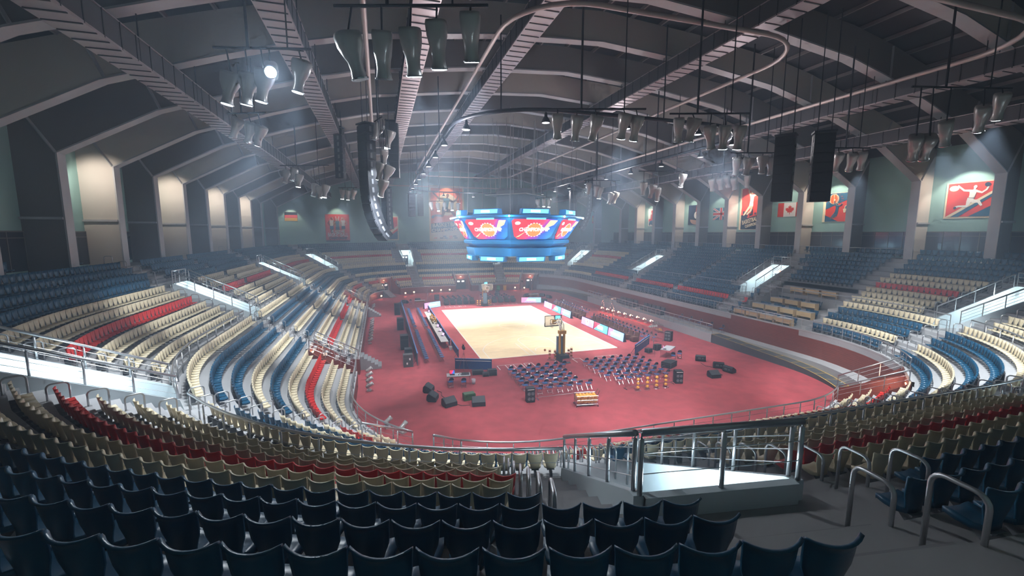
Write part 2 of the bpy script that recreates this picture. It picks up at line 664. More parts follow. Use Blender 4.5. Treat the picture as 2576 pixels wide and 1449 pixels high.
for k, tc in enumerate(LV):
    w = 1.6
    e0, e1 = tstep(tc, 12.5, -w), tstep(tc, 12.5, w)
    g = thing('floor_entrance', 'red boarded entrance to the arena floor, ' + LVN[k], 'passage', (0, 0, 0), 0, 'entrances at floor level')
    b = MB().use(BRICK)
    for e, sg in ((e0, 1), (e1, -1)):
        prof = [(R0, 0), (14.2, 0), (14.2, 3.35), (13.9, 3.1), (RL(1), 1.4), (R0, 1.34)]
        vs = []
        for off in (0, -.14 * sg):
            for r, z in prof:
                x, y, _, _ = pos(tstep(e, 12.5, off) if off else e, r)
                vs.append((x, y, z))
        n = len(prof)
        b.add(vs, [tuple(range(n)), tuple(range(2 * n - 1, n - 1, -1))] + [(i, i + n, (i + 1) % n + n, (i + 1) % n) for i in range(n)])
    b.build('side_wall', parent=g)
    p, q = pos(e0, 14.2), pos(e1, 14.2)
    u, v = pos(e0, 14.34), pos(e1, 14.34)
    MB().use(BRICK).add([(p[0], p[1], 0), (q[0], q[1], 0), (q[0], q[1], 3.1), (p[0], p[1], 3.1)], [(0, 1, 2, 3)]).build('back_wall', parent=g)
    MB().use(CONC).add([(p[0], p[1], 3.08), (q[0], q[1], 3.08), (q[0], q[1], 3.4), (p[0], p[1], 3.4), (u[0], u[1], 3.08), (v[0], v[1], 3.08), (v[0], v[1], 3.4), (u[0], u[1], 3.4)],
                       [(0, 1, 2, 3), (3, 2, 6, 7), (7, 6, 5, 4)]).build('lintel', parent=g)
    x, y, nx, ny = pos(tc, 14.1)
    rz = math.atan2(ny, nx) - PI / 2
    MB().use(LAMPW).box((0, 0, 0), (.3, .12, .08)).build('bulkhead_lamp', parent=g, loc=(x, y, 2.75), rz=rz)
    if seen((x, y, 1)):
        door('double_door', 'dark double door with two lit panes in the entrance, ' + LVN[k], tc, 14.16, 0, 2.0, 2.2, DOORM, 2)
    x, y, nx, ny = pos(tc, 13.4)
    VOMLIGHTS.append((x, y, 2.5, 'w', nx, ny))

# ---------------------------------------------------------------- floor, court, hall shell
b = MB()
lp = [pos(t, 14.35) for t in TSM[:-1]]
b.add([(p[0], p[1], 0) for p in lp], [tuple(range(len(lp)))])
CARP = mat('red_carpet', (.36, .052, .062), .8)
nt = CARP.node_tree
tc_ = nt.nodes.new('ShaderNodeTexCoord')
acc = None
for sc_, lo, hi, det in ((.10, .82, 1.12, 3), (1.1, .86, 1.10, 6)):
    n_ = nt.nodes.new('ShaderNodeTexNoise')
    n_.inputs['Scale'].default_value = sc_
    n_.inputs['Detail'].default_value = det
    nt.links.new(tc_.outputs['Object'], n_.inputs['Vector'])
    r_ = nt.nodes.new('ShaderNodeMapRange')
    r_.inputs['From Min'].default_value, r_.inputs['From Max'].default_value = .35, .65
    r_.inputs['To Min'].default_value, r_.inputs['To Max'].default_value = lo, hi
    nt.links.new(n_.outputs['Fac'], r_.inputs['Value'])
    s_ = nt.nodes.new('ShaderNodeVectorMath')
    s_.operation = 'SCALE'
    if acc is None:
        s_.inputs[0].default_value = (.36, .052, .062)
    else:
        nt.links.new(acc, s_.inputs[0])
    nt.links.new(r_.outputs['Result'], s_.inputs['Scale'])
    acc = s_.outputs['Vector']
nt.links.new(acc, nt.nodes['Principled BSDF'].inputs['Base Color'])
struct(b.build('floor', CARP))

COURT = mat('maple_court', (.78, .62, .40), .45)
nt = COURT.node_tree
bs = nt.nodes['Principled BSDF']
tcx = nt.nodes.new('ShaderNodeTexCoord')
br = nt.nodes.new('ShaderNodeTexBrick')
mp = nt.nodes.new('ShaderNodeMapping')
mp.inputs['Rotation'].default_value = (0, 0, 0)
nt.links.new(tcx.outputs['Object'], mp.inputs[0])
nt.links.new(mp.outputs[0], br.inputs['Vector'])
br.inputs['Color1'].default_value = (.84, .69, .46, 1)
br.inputs['Color2'].default_value = (.80, .63, .39, 1)
br.inputs['Mortar'].default_value = (.70, .53, .31, 1)
br.inputs['Scale'].default_value = 1
br.inputs['Brick Width'].default_value = 1.6
br.inputs['Row Height'].default_value = .16
br.inputs['Mortar Size'].default_value = .004
ns = nt.nodes.new('ShaderNodeTexNoise')
ns.inputs['Scale'].default_value = 1.3
ns.inputs['Detail'].default_value = 5
mp2 = nt.nodes.new('ShaderNodeMapping')
mp2.inputs['Scale'].default_value = (.5, 2.2, 1)
nt.links.new(tcx.outputs['Object'], mp2.inputs[0])
nt.links.new(mp2.outputs[0], ns.inputs['Vector'])
mr = nt.nodes.new('ShaderNodeMapRange')
mr.inputs['From Min'].default_value, mr.inputs['From Max'].default_value = .35, .65
mr.inputs['To Min'].default_value, mr.inputs['To Max'].default_value = .90, 1.08
nt.links.new(ns.outputs['Fac'], mr.inputs['Value'])
vm = nt.nodes.new('ShaderNodeVectorMath')
vm.operation = 'SCALE'
nt.links.new(br.outputs['Color'], vm.inputs[0])
nt.links.new(mr.outputs['Result'], vm.inputs['Scale'])
nt.links.new(vm.outputs['Vector'], bs.inputs['Base Color'])
ct = thing('basketball_court', 'pale wooden basketball court with thin white lines on red floor', 'court', (0, 0, 0))
MB().use(COURT).box((0, 0, .012), (15, 28, .024)).build('playing_surface', parent=ct)
b = MB().use(mat('court_line', (.80, .80, .82), .5))
LZ = .029


def line(x0, y0, x1, y1, w=.06, z=LZ):
    dx, dy = x1 - x0, y1 - y0
    l = math.hypot(dx, dy)
    nx, ny = -dy / l * w / 2, dx / l * w / 2
    b.quad((x0 + nx, y0 + ny, z), (x0 - nx, y0 - ny, z), (x1 - nx, y1 - ny, z), (x1 + nx, y1 + ny, z))


def arc(cx, cy, r, a0, a1, w=.06, n=36, z=LZ):
    for i in range(n):
        a, c = (a0 + (a1 - a0) * i / n) * D2R, (a0 + (a1 - a0) * (i + 1) / n) * D2R
        b.quad((cx + (r - w / 2) * math.cos(a), cy + (r - w / 2) * math.sin(a), z), (cx + (r + w / 2) * math.cos(a), cy + (r + w / 2) * math.sin(a), z),
               (cx + (r + w / 2) * math.cos(c), cy + (r + w / 2) * math.sin(c), z), (cx + (r - w / 2) * math.cos(c), cy + (r - w / 2) * math.sin(c), z))


for x in (-7.45, 7.45):
    line(x, -14, x, 14, .1)
for y in (-13.95, 13.95):
    line(-7.5, y, 7.5, y, .1)
line(-7.4, 0, 7.4, 0)
arc(0, 0, 1.8, 0, 360)
for s in (-1, 1):
    for x in (-1.8, 1.8, -2.45, 2.45):
        line(x, s * 14, x, s * (8.2 if abs(x) < 2 else 9.0))
    line(-1.8, s * 8.2, 1.8, s * 8.2)
    arc(0, s * 8.2, 1.8, 0 if s < 0 else 180, 180 if s < 0 else 360)
    arc(0, s * 12.42, 1.25, 0 if s < 0 else 180, 180 if s < 0 else 360)
    ang = math.degrees(math.acos(6.6 / 6.75))
    if s < 0:
        arc(0, -12.42, 6.75, ang, 180 - ang)
    else:
        arc(0, 12.42, 6.75, 180 + ang, 360 - ang)
    for x in (-6.6, 6.6):
        line(x, s * 14, x, s * 11.0)
b.build('court_lines', parent=ct)
# bench marks taped on the carpet behind both baselines
b = MB().use(mat('white_tape', (.7, .68, .68), .6))
for y0, s in ((-16.2, -1), (16.2, 1)):
    for gx in (-6.5, -3.9, 1.1, 3.6):
        n = 3 if gx in (-6.5, 3.6) else 1
        line(gx, y0, gx + .78 * n, y0, .06, .012)
        for i in range(n + 1):
            line(gx + .78 * i, y0, gx + .78 * i, y0 + s * 1.2, .06, .012)
tag(b.build('floor_tape'), 'white tape marks for bench places on the red floor behind the baselines', 'tape marks')

# side walls
for nm, xw, s in (('wall_left', XWL, 1), ('wall_right', XWR, -1)):
    o = MB().use(TEAL).box((xw - .15 * s, (YF + YN) / 2, 17), (.3, YF - YN + .6, 18)).build(nm)
    struct(o)
struct(MB().use(TEAL).box(((XWL + XWR) / 2, YF + .15, 18), (XWR - XWL, .3, 19)).build('wall_back'))
struct(MB().use(TEAL).box(((XWL + XWR) / 2, YN - .15, 18), (XWR - XWL, .3, 19)).build('wall_front'))

XC = -.65
PIN = [(35.25, 17.26), (29.6, 20.3), (24, 22.15), (20, 23.35), (16, 24.3), (8, 25.3), (0, 25.8)]
POUT = [(37.1, 20.2), (36.4, 20.6), (30.4, 22.6), (24.4, 24.4), (20, 25.6), (16, 26.4), (8, 27.3), (0, 27.8)]
xi = lambda q, s: XC + s * q


def zin(x):
    q = abs(x - XC)
    for (x0, z0), (x1, z1) in zip(PIN, PIN[1:]):
        if x1 <= q <= x0:
            return z0 + (z1 - z0) * (q - x0) / (x1 - x0)
    return 25.8 if q < 1 else 17.3


def zout(x):
    q = abs(x - XC)
    for (x0, z0), (x1, z1) in zip(POUT, POUT[1:]):
        if x1 <= q <= x0:
            return z0 + (z1 - z0) * (q - x0) / (x1 - x0)
    return 27.8


b = MB().use(ROOFM)
pts = [(xi(q, -1), z + .25) for q, z in POUT] + [(xi(q, 1), z + .25) for q, z in POUT[::-1][1:]]
pts = [(XWL - .2, pts[0][1])] + pts + [(XWR + .2, pts[-1][1])]
for (x0, z0), (x1, z1) in zip(pts, pts[1:]):
    b.add([(x0, YN - .3, z0), (x0, YF + .3, z0), (x1, YF + .3, z1), (x1, YN - .3, z1), (x0, YN - .3, z0 + .2), (x0, YF + .3, z0 + .2), (x1, YF + .3, z1 + .2), (x1, YN - .3, z1 + .2)],
          [(0, 1, 2, 3), (7, 6, 5, 4)])
struct(b.build('ceiling'))
# purlins: one thing each, running the length of the roof
pr = MB().use(PURL).box((0, 0, 0), (.12, YF - YN, .24)).mesh('purlin')
k = 0
for j in range(1, 30):
    x = XC - 36 + j * 2.4
    if x > XC + 35.5:
        break
    o = link('roof_purlin', pr, None, (x, (YF + YN) / 2, zout(x) + .08))
    tag(o, 'pale roof purlin running lengthwise under the dark roof sheet, %s counted from the left' % ordn(j), 'roof beam', 'roof purlins')
# portal frames
N0, N1 = -6, 10
FW = .7
for n in range(N0, N1 + 1):
    if n == 9:
        continue
    y = -17.86 + 6.073 * n
    if y < YN + 1:
        continue
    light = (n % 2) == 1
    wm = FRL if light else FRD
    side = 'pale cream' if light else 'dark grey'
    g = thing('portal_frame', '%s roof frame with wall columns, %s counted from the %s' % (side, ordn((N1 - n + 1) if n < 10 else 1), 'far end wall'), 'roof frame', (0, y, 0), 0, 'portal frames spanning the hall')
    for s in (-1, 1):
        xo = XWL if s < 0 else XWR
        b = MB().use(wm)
        poly = [(xi(35.25, s), ZP), (xo, ZP), (xo, 20.3), (xi(36.4, s), 20.6), (xi(35.25, s), 17.26)]
        b.prism(poly, FW * .02, FW - .02)
        b.build('column', parent=g)
        MB().use(FLG).box((xi(35.25, s) - .04 * s, FW / 2, (17.26 + ZP) / 2), (.1, FW + .08, 17.26 - ZP)).build('column_flange', parent=g)
        MB().use(FLG).box(((xi(35.25, s) + xo) / 2, -.06, 13.15), (abs(xo - xi(35.25, s)), .16, .16)).build('column_ledge', parent=g)
        st = MB().use(FLG)
        st.tube([(xi(35.25, s), 0, 17.3), (xi(36.95, s), 0, 20.2)], .09, 4)
        st.tube([(xi(29.4, s), 0, 20.4), (xi(30.3, s), 0, 22.6)], .09, 4)
        st.tube([(xi(20, s), 0, 23.4), (xi(20, s), 0, 25.5)], .09, 4)
        st.build('stiffener', parent=g)
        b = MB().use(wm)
        ins = PIN
        outs = POUT[1:]
        for (a0, a1), (c0, c1) in zip(zip(ins, ins[1:]), zip(outs, outs[1:])):
            b.prism([(xi(a0[0], s), a0[1]), (xi(a1[0], s), a1[1]), (xi(c1[0], s), c1[1]), (xi(c0[0], s), c0[1])], .02, FW - .02)
        b.build('rafter', parent=g)
        b = MB().use(FLG)
        for a0, a1 in zip(ins, ins[1:]):
            b.prism([(xi(a0[0], s), a0[1] - .05), (xi(a1[0], s), a1[1] - .05), (xi(a1[0], s), a1[1] + .05), (xi(a0[0], s), a0[1] + .05)], -.04, FW + .04)
        b.build('rafter_flange', parent=g)
# dark glazing low on both side walls, one window per bay
gn = 0
for s, xw in ((-1, XWL), (1, XWR)):
    for n in range(-4, 9):
        y0 = -17.86 + 6.073 * n + FW
        y1 = y0 + 6.073 - FW
        g = link('window_%d' % (gn + 1), None, None, (xw - s * .02, (y0 + y1) / 2, 0))
        gn += 1
        struct(g)
        MB().use(GLASS).box((0, 0, 11.05), (.05, y1 - y0, 2.5)).build('glass_pane', parent=g)
        m = MB().use(FRD)
        for j in range(5):
            m.box((-.03 * s, -(y1 - y0) / 2 + (y1 - y0) * j / 4, 11.05), (.05, .06, 2.5))
        m.box((-.03 * s, 0, 11.9), (.05, y1 - y0, .05))
        m.box((-.03 * s, 0, 12.3), (.06, y1 - y0, .08))
        m.build('window_frame', parent=g)
# ---------------------------------------------------------------- stadium seats
def seat_shell(hi):
    nu, nv = (8, 7) if hi else (3, 3)
    prof = [(.34, .135), (.45, .14), (.53, .165), (.61, .197), (.70, .208), (.78, .212), (.84, .22), (.865, .222)] if hi else [(.34, .135), (.50, .15), (.66, .205), (.86, .22)]
    b = MB()
    fr, bk = [], []
    for layer, dst in ((0, fr), (1, bk)):
        for j, (z, hw) in enumerate(prof):
            for i in range(nu + 1):
                u = -1 + 2 * i / nu
                tz = (z - .34) / .52
                y = -.135 + .10 * tz - .075 * (abs(u) ** 2.2) * (.35 + .65 * tz)
                y += .022 * layer
                zz = z + (.030 * u * u - .012) * max(0, tz - .6) / .4
                if hi and j == len(prof) - 1:
                    y += .030 if layer else .012
                dst.append((u * hw * (1.0 if layer == 0 else .985), y, zz))
    n = nu + 1
    m = len(prof)
    vs = fr + bk
    o = n * m
    fs = []
    for j in range(m - 1):
        for i in range(nu):
            a = j * n + i
            fs.append((a, a + 1, a + n + 1, a + n))
            fs.append((o + a + n, o + a + n + 1, o + a + 1, o + a))
    for i in range(nu):
        fs.append((i + 1, i, o + i, o + i + 1))
        a = (m - 1) * n + i
        fs.append((a, a + 1, o + a + 1, o + a))
    for j in range(m - 1):
        a = j * n
        fs.append((a, a + n, o + a + n, o + a))
        a += nu
        fs.append((a + n, a, o + a, o + a + n))
    b.add(vs, fs)
    return b


def seat_pan(hi):
    b = MB()
    prof = [(-.13, .39, .135), (-.22, .375, .185), (-.36, .39, .20), (-.46, .405, .185), (-.485, .375, .16)] if hi else [(-.13, .39, .135), (-.30, .38, .195), (-.47, .40, .17)]
    top, bot = [], []
    for y, z, hw in prof:
        for u in (-1, -.5, .5, 1) if hi else (-1, 1):
            top.append((u * hw, y, z + (.025 * abs(u) ** 2 if abs(u) == 1 else 0)))
            bot.append((u * hw * .96, y, z - .045))
    n = 4 if hi else 2
    m = len(prof)
    o = n * m
    fs = []
    for j in range(m - 1):
        for i in range(n - 1):
            a = j * n + i
            fs.append((a + n, a + n + 1, a + 1, a))
            fs.append((o + a, o + a + 1, o + a + n + 1, o + a + n))
    for j in range(m - 1):
        a = j * n
        fs += [(a, o + a, o + a + n, a + n), (a + n + n - 1, o + a + n + n - 1, o + a + n - 1, a + n - 1)]
    for i in range(n - 1):
        fs += [(i + 1, o + i + 1, o + i, i), ((m - 1) * n + i, o + (m - 1) * n + i, o + (m - 1) * n + i + 1, (m - 1) * n + i + 1)]
    b.add(top + bot, fs)
    return b


def bracket():
    b = MB()
    b.prism([(.04, .05), (.04, .33), (-.34, .34), (-.34, .31), (-.06, .05)], -.03, .03, axis='x')
    b.box((0, -.2, .335), (.22, .26, .02))
    return b


SCOL = {'c': (CREAM, 'cream'), 'b': (BLUE, 'blue'), 'r': (RED, 'red')}
HIM = {}
LOM = {}
for k_, (m_, _) in SCOL.items():
    HIM[k_] = (seat_shell(True).use(m_).mesh('seat_backrest', True, m_), seat_pan(True).mesh('seat_pan', True, m_))
    HIM[k_][1].materials.clear()
    HIM[k_][0].materials.clear()
    HIM[k_][0].materials.append(m_)
    HIM[k_][1].materials.append(m_)
    bb = seat_shell(False)
    pp = seat_pan(False)
    o_ = len(bb.v)
    bb.v += pp.v
    bb.f += [tuple(i + o_ for i in f) for f in pp.f]
    bb.mi = [0] * len(bb.f)
    bb.mats = [m_]
    br_ = MB()
    br_.box((0, -.05, .22), (.07, .2, .26))
    o_ = len(bb.v)
    bb.v += br_.v
    bb.f += [tuple(i + o_ for i in f) for f in br_.f]
    bb.mats.append(GREYP)
    bb.mi += [1] * len(br_.f)
    LOM[k_] = (bb, bb.mesh('stadium_seat'))
BRM = bracket().mesh('seat_bracket', False)
BRM.materials.append(GREYP)

LCOL = ['', 'c', 'c', 'r', 'c', 'b', 'c', 'b', 'b', 'c']
UCOL = ['', 'c', 'c', 'c', 'r', 'c', 'c', 'b', 'b', 'b', 'b']
NUMW = ['', 'one', 'two', 'three', 'four', 'five', 'six', 'seven', 'eight', 'nine', 'ten']
SEGN = ['right side by the press desks', 'middle of right side', 'far part of right side', 'far right corner', 'middle of far end', 'far left corner', 'far part of left side',
        'middle of left side', 'near part of left side', 'near left corner', 'middle of near end', 'near right corner']
US, LS = sorted(UV), sorted(LA)


def segof(t, cuts):
    t %= TOT
    k = 0
    for c in cuts:
        if t > c:
            k += 1
    return k % len(cuts)


ORDER_U = {i: i for i in range(12)}
seats = []
PITCHS = .465


def row_of(tier, i, R, z):
    n = int((2 * (2 * CY + XR - XL) + 2 * PI * R) / PITCHS)
    t = .12
    while t < TOT:
        tt = t
        t = tstep(t, R, PITCHS)
        x, y, nx, ny = pos(tt, R)
        right = tt < 2 * CY - 4 and y > -17 or tt < .01
        press = in_press(tt)
        if tier == 'L':
            if any(near_t(tt, a) < 4 and lat(tt, a, R) < 1.15 for a in LA):
                continue
            if i <= 4 and (in_stage(tt) or any(near_t(tt, a) < 5 and lat(tt, a, R) < 1.95 for a in LV)):
                continue
            if press:
                continue
            c = LCOL[i]
            if tt < 2 * CY - 3 and y > -16:
                c = 'r' if i == 7 else 'b'
        else:
            hw = 3.15 if i <= 7 else 1.35
            if any(near_t(tt, a) < 7 and lat(tt, a, R) < hw for a in UV):
                continue
            if press and i <= 3:
                continue
            c = UCOL[i]
            if tt < 2 * CY - 3 and (y > -16 or press):
                c = 'b'
        if abs(y + 2.5) < .42 and (nx > .99 or nx < -.99):
            continue
        if near_t(tt, TP0) < .9 and (tier == 'L' or i < 11):
            continue
        if not seen((x, y, z + .6), 200):
            continue
        dx, dy = x - EYE.x, y - EYE.y
        seats.append((math.hypot(dx, dy), tier, i, segof(tt, US if tier == 'U' else LS), x, y, z, math.atan2(ny, nx) - PI / 2, c))


for i in range(1, 10):
    row_of('L', i, RL(i), ZL(i))
for i in range(1, 11):
    row_of('U', i, RU(i), ZU(i))
# wall rows between the columns
for n in range(-4, 9):
    y0 = -17.86 + 6.073 * n + FW
    for k in range(5):
        x, y = XWL + .75, y0 + .4 + .47 * k
        if seen((x, y, 10)):
            seats.append((math.hypot(x - EYE.x, y - EYE.y), 'W', n + 5, 0, x, y, ZP + .1, PI / 2, 'b'))
    for k in range(10):
        x, y = XWR - .75, y0 + .4 + .52 * k
        if seen((x, y, 10)):
            seats.append((math.hypot(x - EYE.x, y - EYE.y), 'X', n + 5, 0, x, y, ZP + .1, -PI / 2, 'b'))
seats.sort(key=lambda s: s[0])
from collections import defaultdict
grp = defaultdict(list)
for q in seats:
    grp[(q[1], q[2], q[3])].append(q)
rank = {}
for k_, l_ in grp.items():
    for j, q in enumerate(sorted(l_, key=lambda q: px_of((q[4], q[5], q[6] + .6))[0])):
        rank[id(q)] = j + 1
chosen, rest = [], defaultdict(list)
cnt = defaultdict(int)
for q in seats:
    if cnt[q[8]] < 300:
        cnt[q[8]] += 1
        chosen.append(q)
    else:
        rest[q[8]].append(q)
for q in chosen:
    d, tier, i, sg, x, y, z, rz, c = q
    cn = SCOL[c][1]
    if tier in 'UL':
        lab = '%s seat, %s from left, %s tier row %s, %s' % ('dark blue' if c == 'b' else cn, ordn(rank[id(q)]), 'upper' if tier == 'U' else 'lower', NUMW[i], SEGN[sg])
    else:
        lab = 'blue seat, %s from left in the %s bay along the %s wall' % (ordn(rank[id(q)]), ordn(i), 'left' if tier == 'W' else 'right')
    if d < 17:
        o = link(cn + '_stadium_seat', None, None, (x, y, z), rz)
        link('seat_backrest', HIM[c][0], o)
        link('seat_pan', HIM[c][1], o)
        link('seat_bracket', BRM, o)
    else:
        o = link(cn + '_stadium_seat', LOM[c][1], None, (x, y, z), rz)
    tag(o, lab, 'seat', '%s stadium seats' % cn)
for c, l_ in rest.items():
    base, me0 = LOM[c]
    V = np.array(base.v, dtype=np.float64)
    nV = len(V)
    F = base.f
    L = np.array([q[4:8] for q in l_])
    cs, sn = np.cos(L[:, 3]), np.sin(L[:, 3])
    X = V[None, :, 0] * cs[:, None] - V[None, :, 1] * sn[:, None] + L[:, 0:1]
    Y = V[None, :, 0] * sn[:, None] + V[None, :, 1] * cs[:, None] + L[:, 1:2]
    Z = np.repeat(V[None, :, 2], len(L), 0) + L[:, 2:3]
    co_ = np.stack([X, Y, Z], -1).reshape(-1, 3)
    Fa = np.array(F)
    FF = (Fa[None] + (np.arange(len(L)) * nV)[:, None, None]).reshape(-1, 4)
    me = bpy.data.meshes.new('stadium_seats')
    me.vertices.add(len(co_))
    me.vertices.foreach_set('co', co_.ravel())
    me.loops.add(len(FF) * 4)
    me.loops.foreach_set('vertex_index', FF.ravel().astype(np.int32))
    me.polygons.add(len(FF))
    me.polygons.foreach_set('loop_start', (np.arange(len(FF)) * 4).astype(np.int32))
    me.polygons.foreach_set('material_index', np.tile(np.array(base.mi), len(L)).astype(np.int32))
    for mm in base.mats:
        me.materials.append(mm)
    me.update(calc_edges=True)
    me.validate()
    o = link(SCOL[c][1] + '_stadium_seats', me)
    tag(o, 'all the remaining %s seats filling the more distant rows of the stands' % SCOL[c][1], 'seats', None, 'stuff')

# ---------------------------------------------------------------- railings
def railing(name, label, pts, h=1.0, spacing=1.8, cables=2, group=None, r=.032, cat='railing', ends=True):
    """pts: base points; one thing with a top rail, posts and wires"""
    mid = pts[len(pts) // 2]
    if not any(seen(p, 400) for p in pts):
        return None
    dist = min(math.hypot(p[0] - EYE.x, p[1] - EYE.y) for p in pts)
    g = thing(name, label, cat, tuple(pts[0]), 0, group)
    o = Vector(pts[0])
    P = [Vector(p) - o for p in pts]
    MB().use(STEEL).tube([p + Vector((0, 0, h)) for p in P], r * 1.5, 8 if dist < 20 else 5).build('top_rail', parent=g, smooth=True)
    if cables:
        b = MB().use(STEEL)
        for k in range(cables):
            b.tube([p + Vector((0, 0, h * (k + 1) / (cables + 1))) for p in P], .009 if dist < 25 else .014, 4, cap=False)
        b.build('wire', parent=g)
    L = [0]
    for a, c in zip(P, P[1:]):
        L.append(L[-1] + (c - a).length)
    n = max(1, round(L[-1] / spacing))
    jb = MB().use(STEEL)
    for k in range(n + 1):
        s = L[-1] * k / n
        j = 0
        while j < len(L) - 2 and L[j + 1] < s:
            j += 1
        f = (s - L[j]) / max(1e-6, L[j + 1] - L[j])
        p = P[j].lerp(P[j + 1], min(1, f))
        if dist < 30 and n < 60:
            MB().use(STEEL).tube([p, p + Vector((0, 0, h * .9))], r, 8).tube([p + Vector((0, 0, h * .88)), p + Vector((0, 0, h))], r * .4, 6).build('post', parent=g, smooth=True)
        else:
            jb.tube([p, p + Vector((0, 0, h))], r * .9, 4)
    if jb.v:
        jo = jb.build('posts', parent=g)
        if n > 100:
            jo['kind'] = 'stuff'
    return g


def run(t0, t1, R, z, step=1.5):
    n = max(1, int((t1 - t0) / step))
    return [(*pos(t0 + (t1 - t0) * k / n, R)[:2], z) for k in range(n + 1)]


# crosswalk rail between lower tier aisles
cuts = sorted(LA)
for k in range(len(cuts)):
    a, c = cuts[k], cuts[(k + 1) % len(cuts)]
    if c < a:
        c += TOT
    a2, c2 = tstep(a, RW, .95), tstep(c, RW, -.95)
    pts_ = run(a2, c2, 18.93, ZCW)
    sg = segof((a + c) / 2, LS)
    railing('railing', 'steel railing with wires behind the lower tier, ' + SEGN[sg], pts_, 1.25, 1.5, 2, 'crosswalk railings')
# low front rail on the red wall
ev = sorted([(tstep(tc, 12.5, -1.6) % TOT, tstep(tc, 12.5, 1.6) % TOT) for tc in LV] + [(TS0, TS1 - TOT)])
for k in range(len(ev)):
    a, c = ev[k][1], ev[(k + 1) % len(ev)][0]
    if c < a:
        c += TOT
    if c - a < 3 or c - a > 80:
        continue
    mid_ = pos((a + c) / 2, R0)
    railing('railing', 'low steel railing on the red front wall, stretch number %s from the right ramp' % ordn(k + 1), run(a, c, R0 + .08, 1.34), .9, 1.3, 2, 'front wall railings')
for k, tc in enumerate(LV):
    e0, e1 = tstep(tc, 12.5, -1.55), tstep(tc, 12.5, 1.55)
    for e, nm in ((e0, 'one'), (e1, 'other')):
        p, q = pos(e, R0 + .1), pos(e, 14.1)
        railing('railing', 'sloping steel railing on the %s side of floor entrance, %s' % (nm, LVN[k]), [(p[0], p[1], 1.34), (q[0], q[1], 3.2)], .9, 1.3, 2, 'floor entrance railings')
# stage edge rail and rail above the tall red wall
railing('railing', 'long steel railing along the edge of the grey side platform', run(TOT + tR(-15) - TOT, tR(15), 11.98, .97), 1.05, .95, 2, None)
railing('railing', 'long steel railing on top of the tall red wall by the press desks', run(TS0, TS1, 14.36, 3.24), .95, 1.0, 2, None)
# railings round each upper entrance
for k, tc in enumerate(UV):
    for w, nm in ((-1.22, 'one'), (1.22, 'other')):
        e = tstep(tc, 21.5, w)
        p, q = pos(e, RU(1) - .75), pos(e, 24.0)
        railing('railing', 'sloping railing on the %s side of lit entrance, %s' % (nm, UVN[k]), [(p[0], p[1], 5.4 + .28), (q[0], q[1], ZU(7) + .3)], .95, 1.25, 3, 'upper entrance railings', .036)
    e0, e1 = tstep(tc, 21.5, -1.2), tstep(tc, 21.5, 1.2)
    p, q = pos(e0, 24.2), pos(e1, 24.2)
    railing('railing', 'short level railing above the back of lit entrance, ' + UVN[k], [(p[0], p[1], ZU(7) + .35), (q[0], q[1], ZU(7) + .35)], 1.0, 1.1, 2, 'upper entrance back railings', .04)
railing('railing', 'thin railing in front of the wall seats along the right wall', run(tR(-24), tR(24), 27.75, ZP), 1.0, 1.5, 0, None, .022)

# stair hoops ------------------------------------------------------------
def hoop(r=.028, w=.5, h=.92):
    pts = [(0, 0, 0), (0, 0, h - .13)]
    for k in range(1, 5):
        a = PI - PI / 2 * k / 4
        pts.append((.13 + .13 * math.cos(a), 0, h - .13 + .13 * math.sin(a)))
    for k in range(0, 5):
        a = PI / 2 - PI / 2 * k / 4
        pts.append((w - .13 + .13 * math.cos(a), 0, h - .13 + .13 * math.sin(a)))
    pts.append((w, 0, -.05))
    return pts


HOOPM = MB().use(STEEL).tube(hoop(), .028, 8).mesh('stair_handrail', True)
hk = defaultdict(int)


def put_hoop(tc, off, R, z, where):
    t = tstep(tc, R, off) if off else tc
    x, y, nx, ny = pos(t, R - .4)
    if not seen((x, y, z + .5), 60):
        return
    hk[where] += 1
    o = link('stair_handrail', HOOPM, None, (x, y, z), math.atan2(ny, nx))
    tag(o, 'hoop handrail, %s step up, %s' % (ordn(hk[where]), where), 'handrail', 'hoop handrails on the aisles')


LAN = ['left side nearer', 'left side farther', 'right of press desks', 'right side farther', 'near right corner', 'near left corner', 'far left corner', 'far right corner', 'far end left', 'far end right',
       'near end before viewer', 'near end right']
for k, tc in enumerate(LA):
    for i in range(1 if not in_stage(tc) else 5, 10):
        put_hoop(tc, -.72, RL(i), ZL(i), 'lower aisle left edge, ' + LAN[k])
        put_hoop(tc, .72, RL(i), ZL(i), 'lower aisle right edge, ' + LAN[k])
for k, tc in enumerate(UV):
    for i in range(1, 8):
        put_hoop(tc, -2.85, RU(i), ZU(i), 'outer left of entrance, ' + UVN[k])
        put_hoop(tc, 2.85, RU(i), ZU(i), 'outer right of entrance, ' + UVN[k])
    for i in range(8, 12):
        zz = ZU(i) if i < 11 else ZP
        put_hoop(tc, 1.0, RU(i), zz, 'above lit entrance, ' + UVN[k])

# small stairs from the walkway down to the floor
for k, (tc, nm) in enumerate(((tL(-13.0), 'left side by the nearer entrance'), (tL(12.2), 'left side by the farther entrance'), (tA(138), 'far left corner'), (tF(4.0), 'far end'))):
    x, y, nx, ny = pos(tc, R0)
    b = MB().use(CONCD)
    for i in range(6):
        b.box((.16 + .3 * i, 0, (1.2 - .2 * i) / 2 - .02), (.3, 1.6, 1.2 - .2 * i))
    tag(b.build('floor_steps', None, None, False, (x, y, .02), math.atan2(-ny, -nx)), 'grey steps down to the red floor, ' + nm, 'steps', 'steps down to the floor')
b = MB().use(CONC)
n = 20
e0, e1 = tF(1.9 + 3.3), tF(1.9 + 1.4)
tag(MB().use(CONC).prism([(34.85, 0), (42.9, 4.97), (42.9, 4.6), (35.3, 0)], 4.2, 6.4, axis='x').build('sloping_stair_slab'), 'wide grey stair slab running down the middle of the far stand', 'stairs')
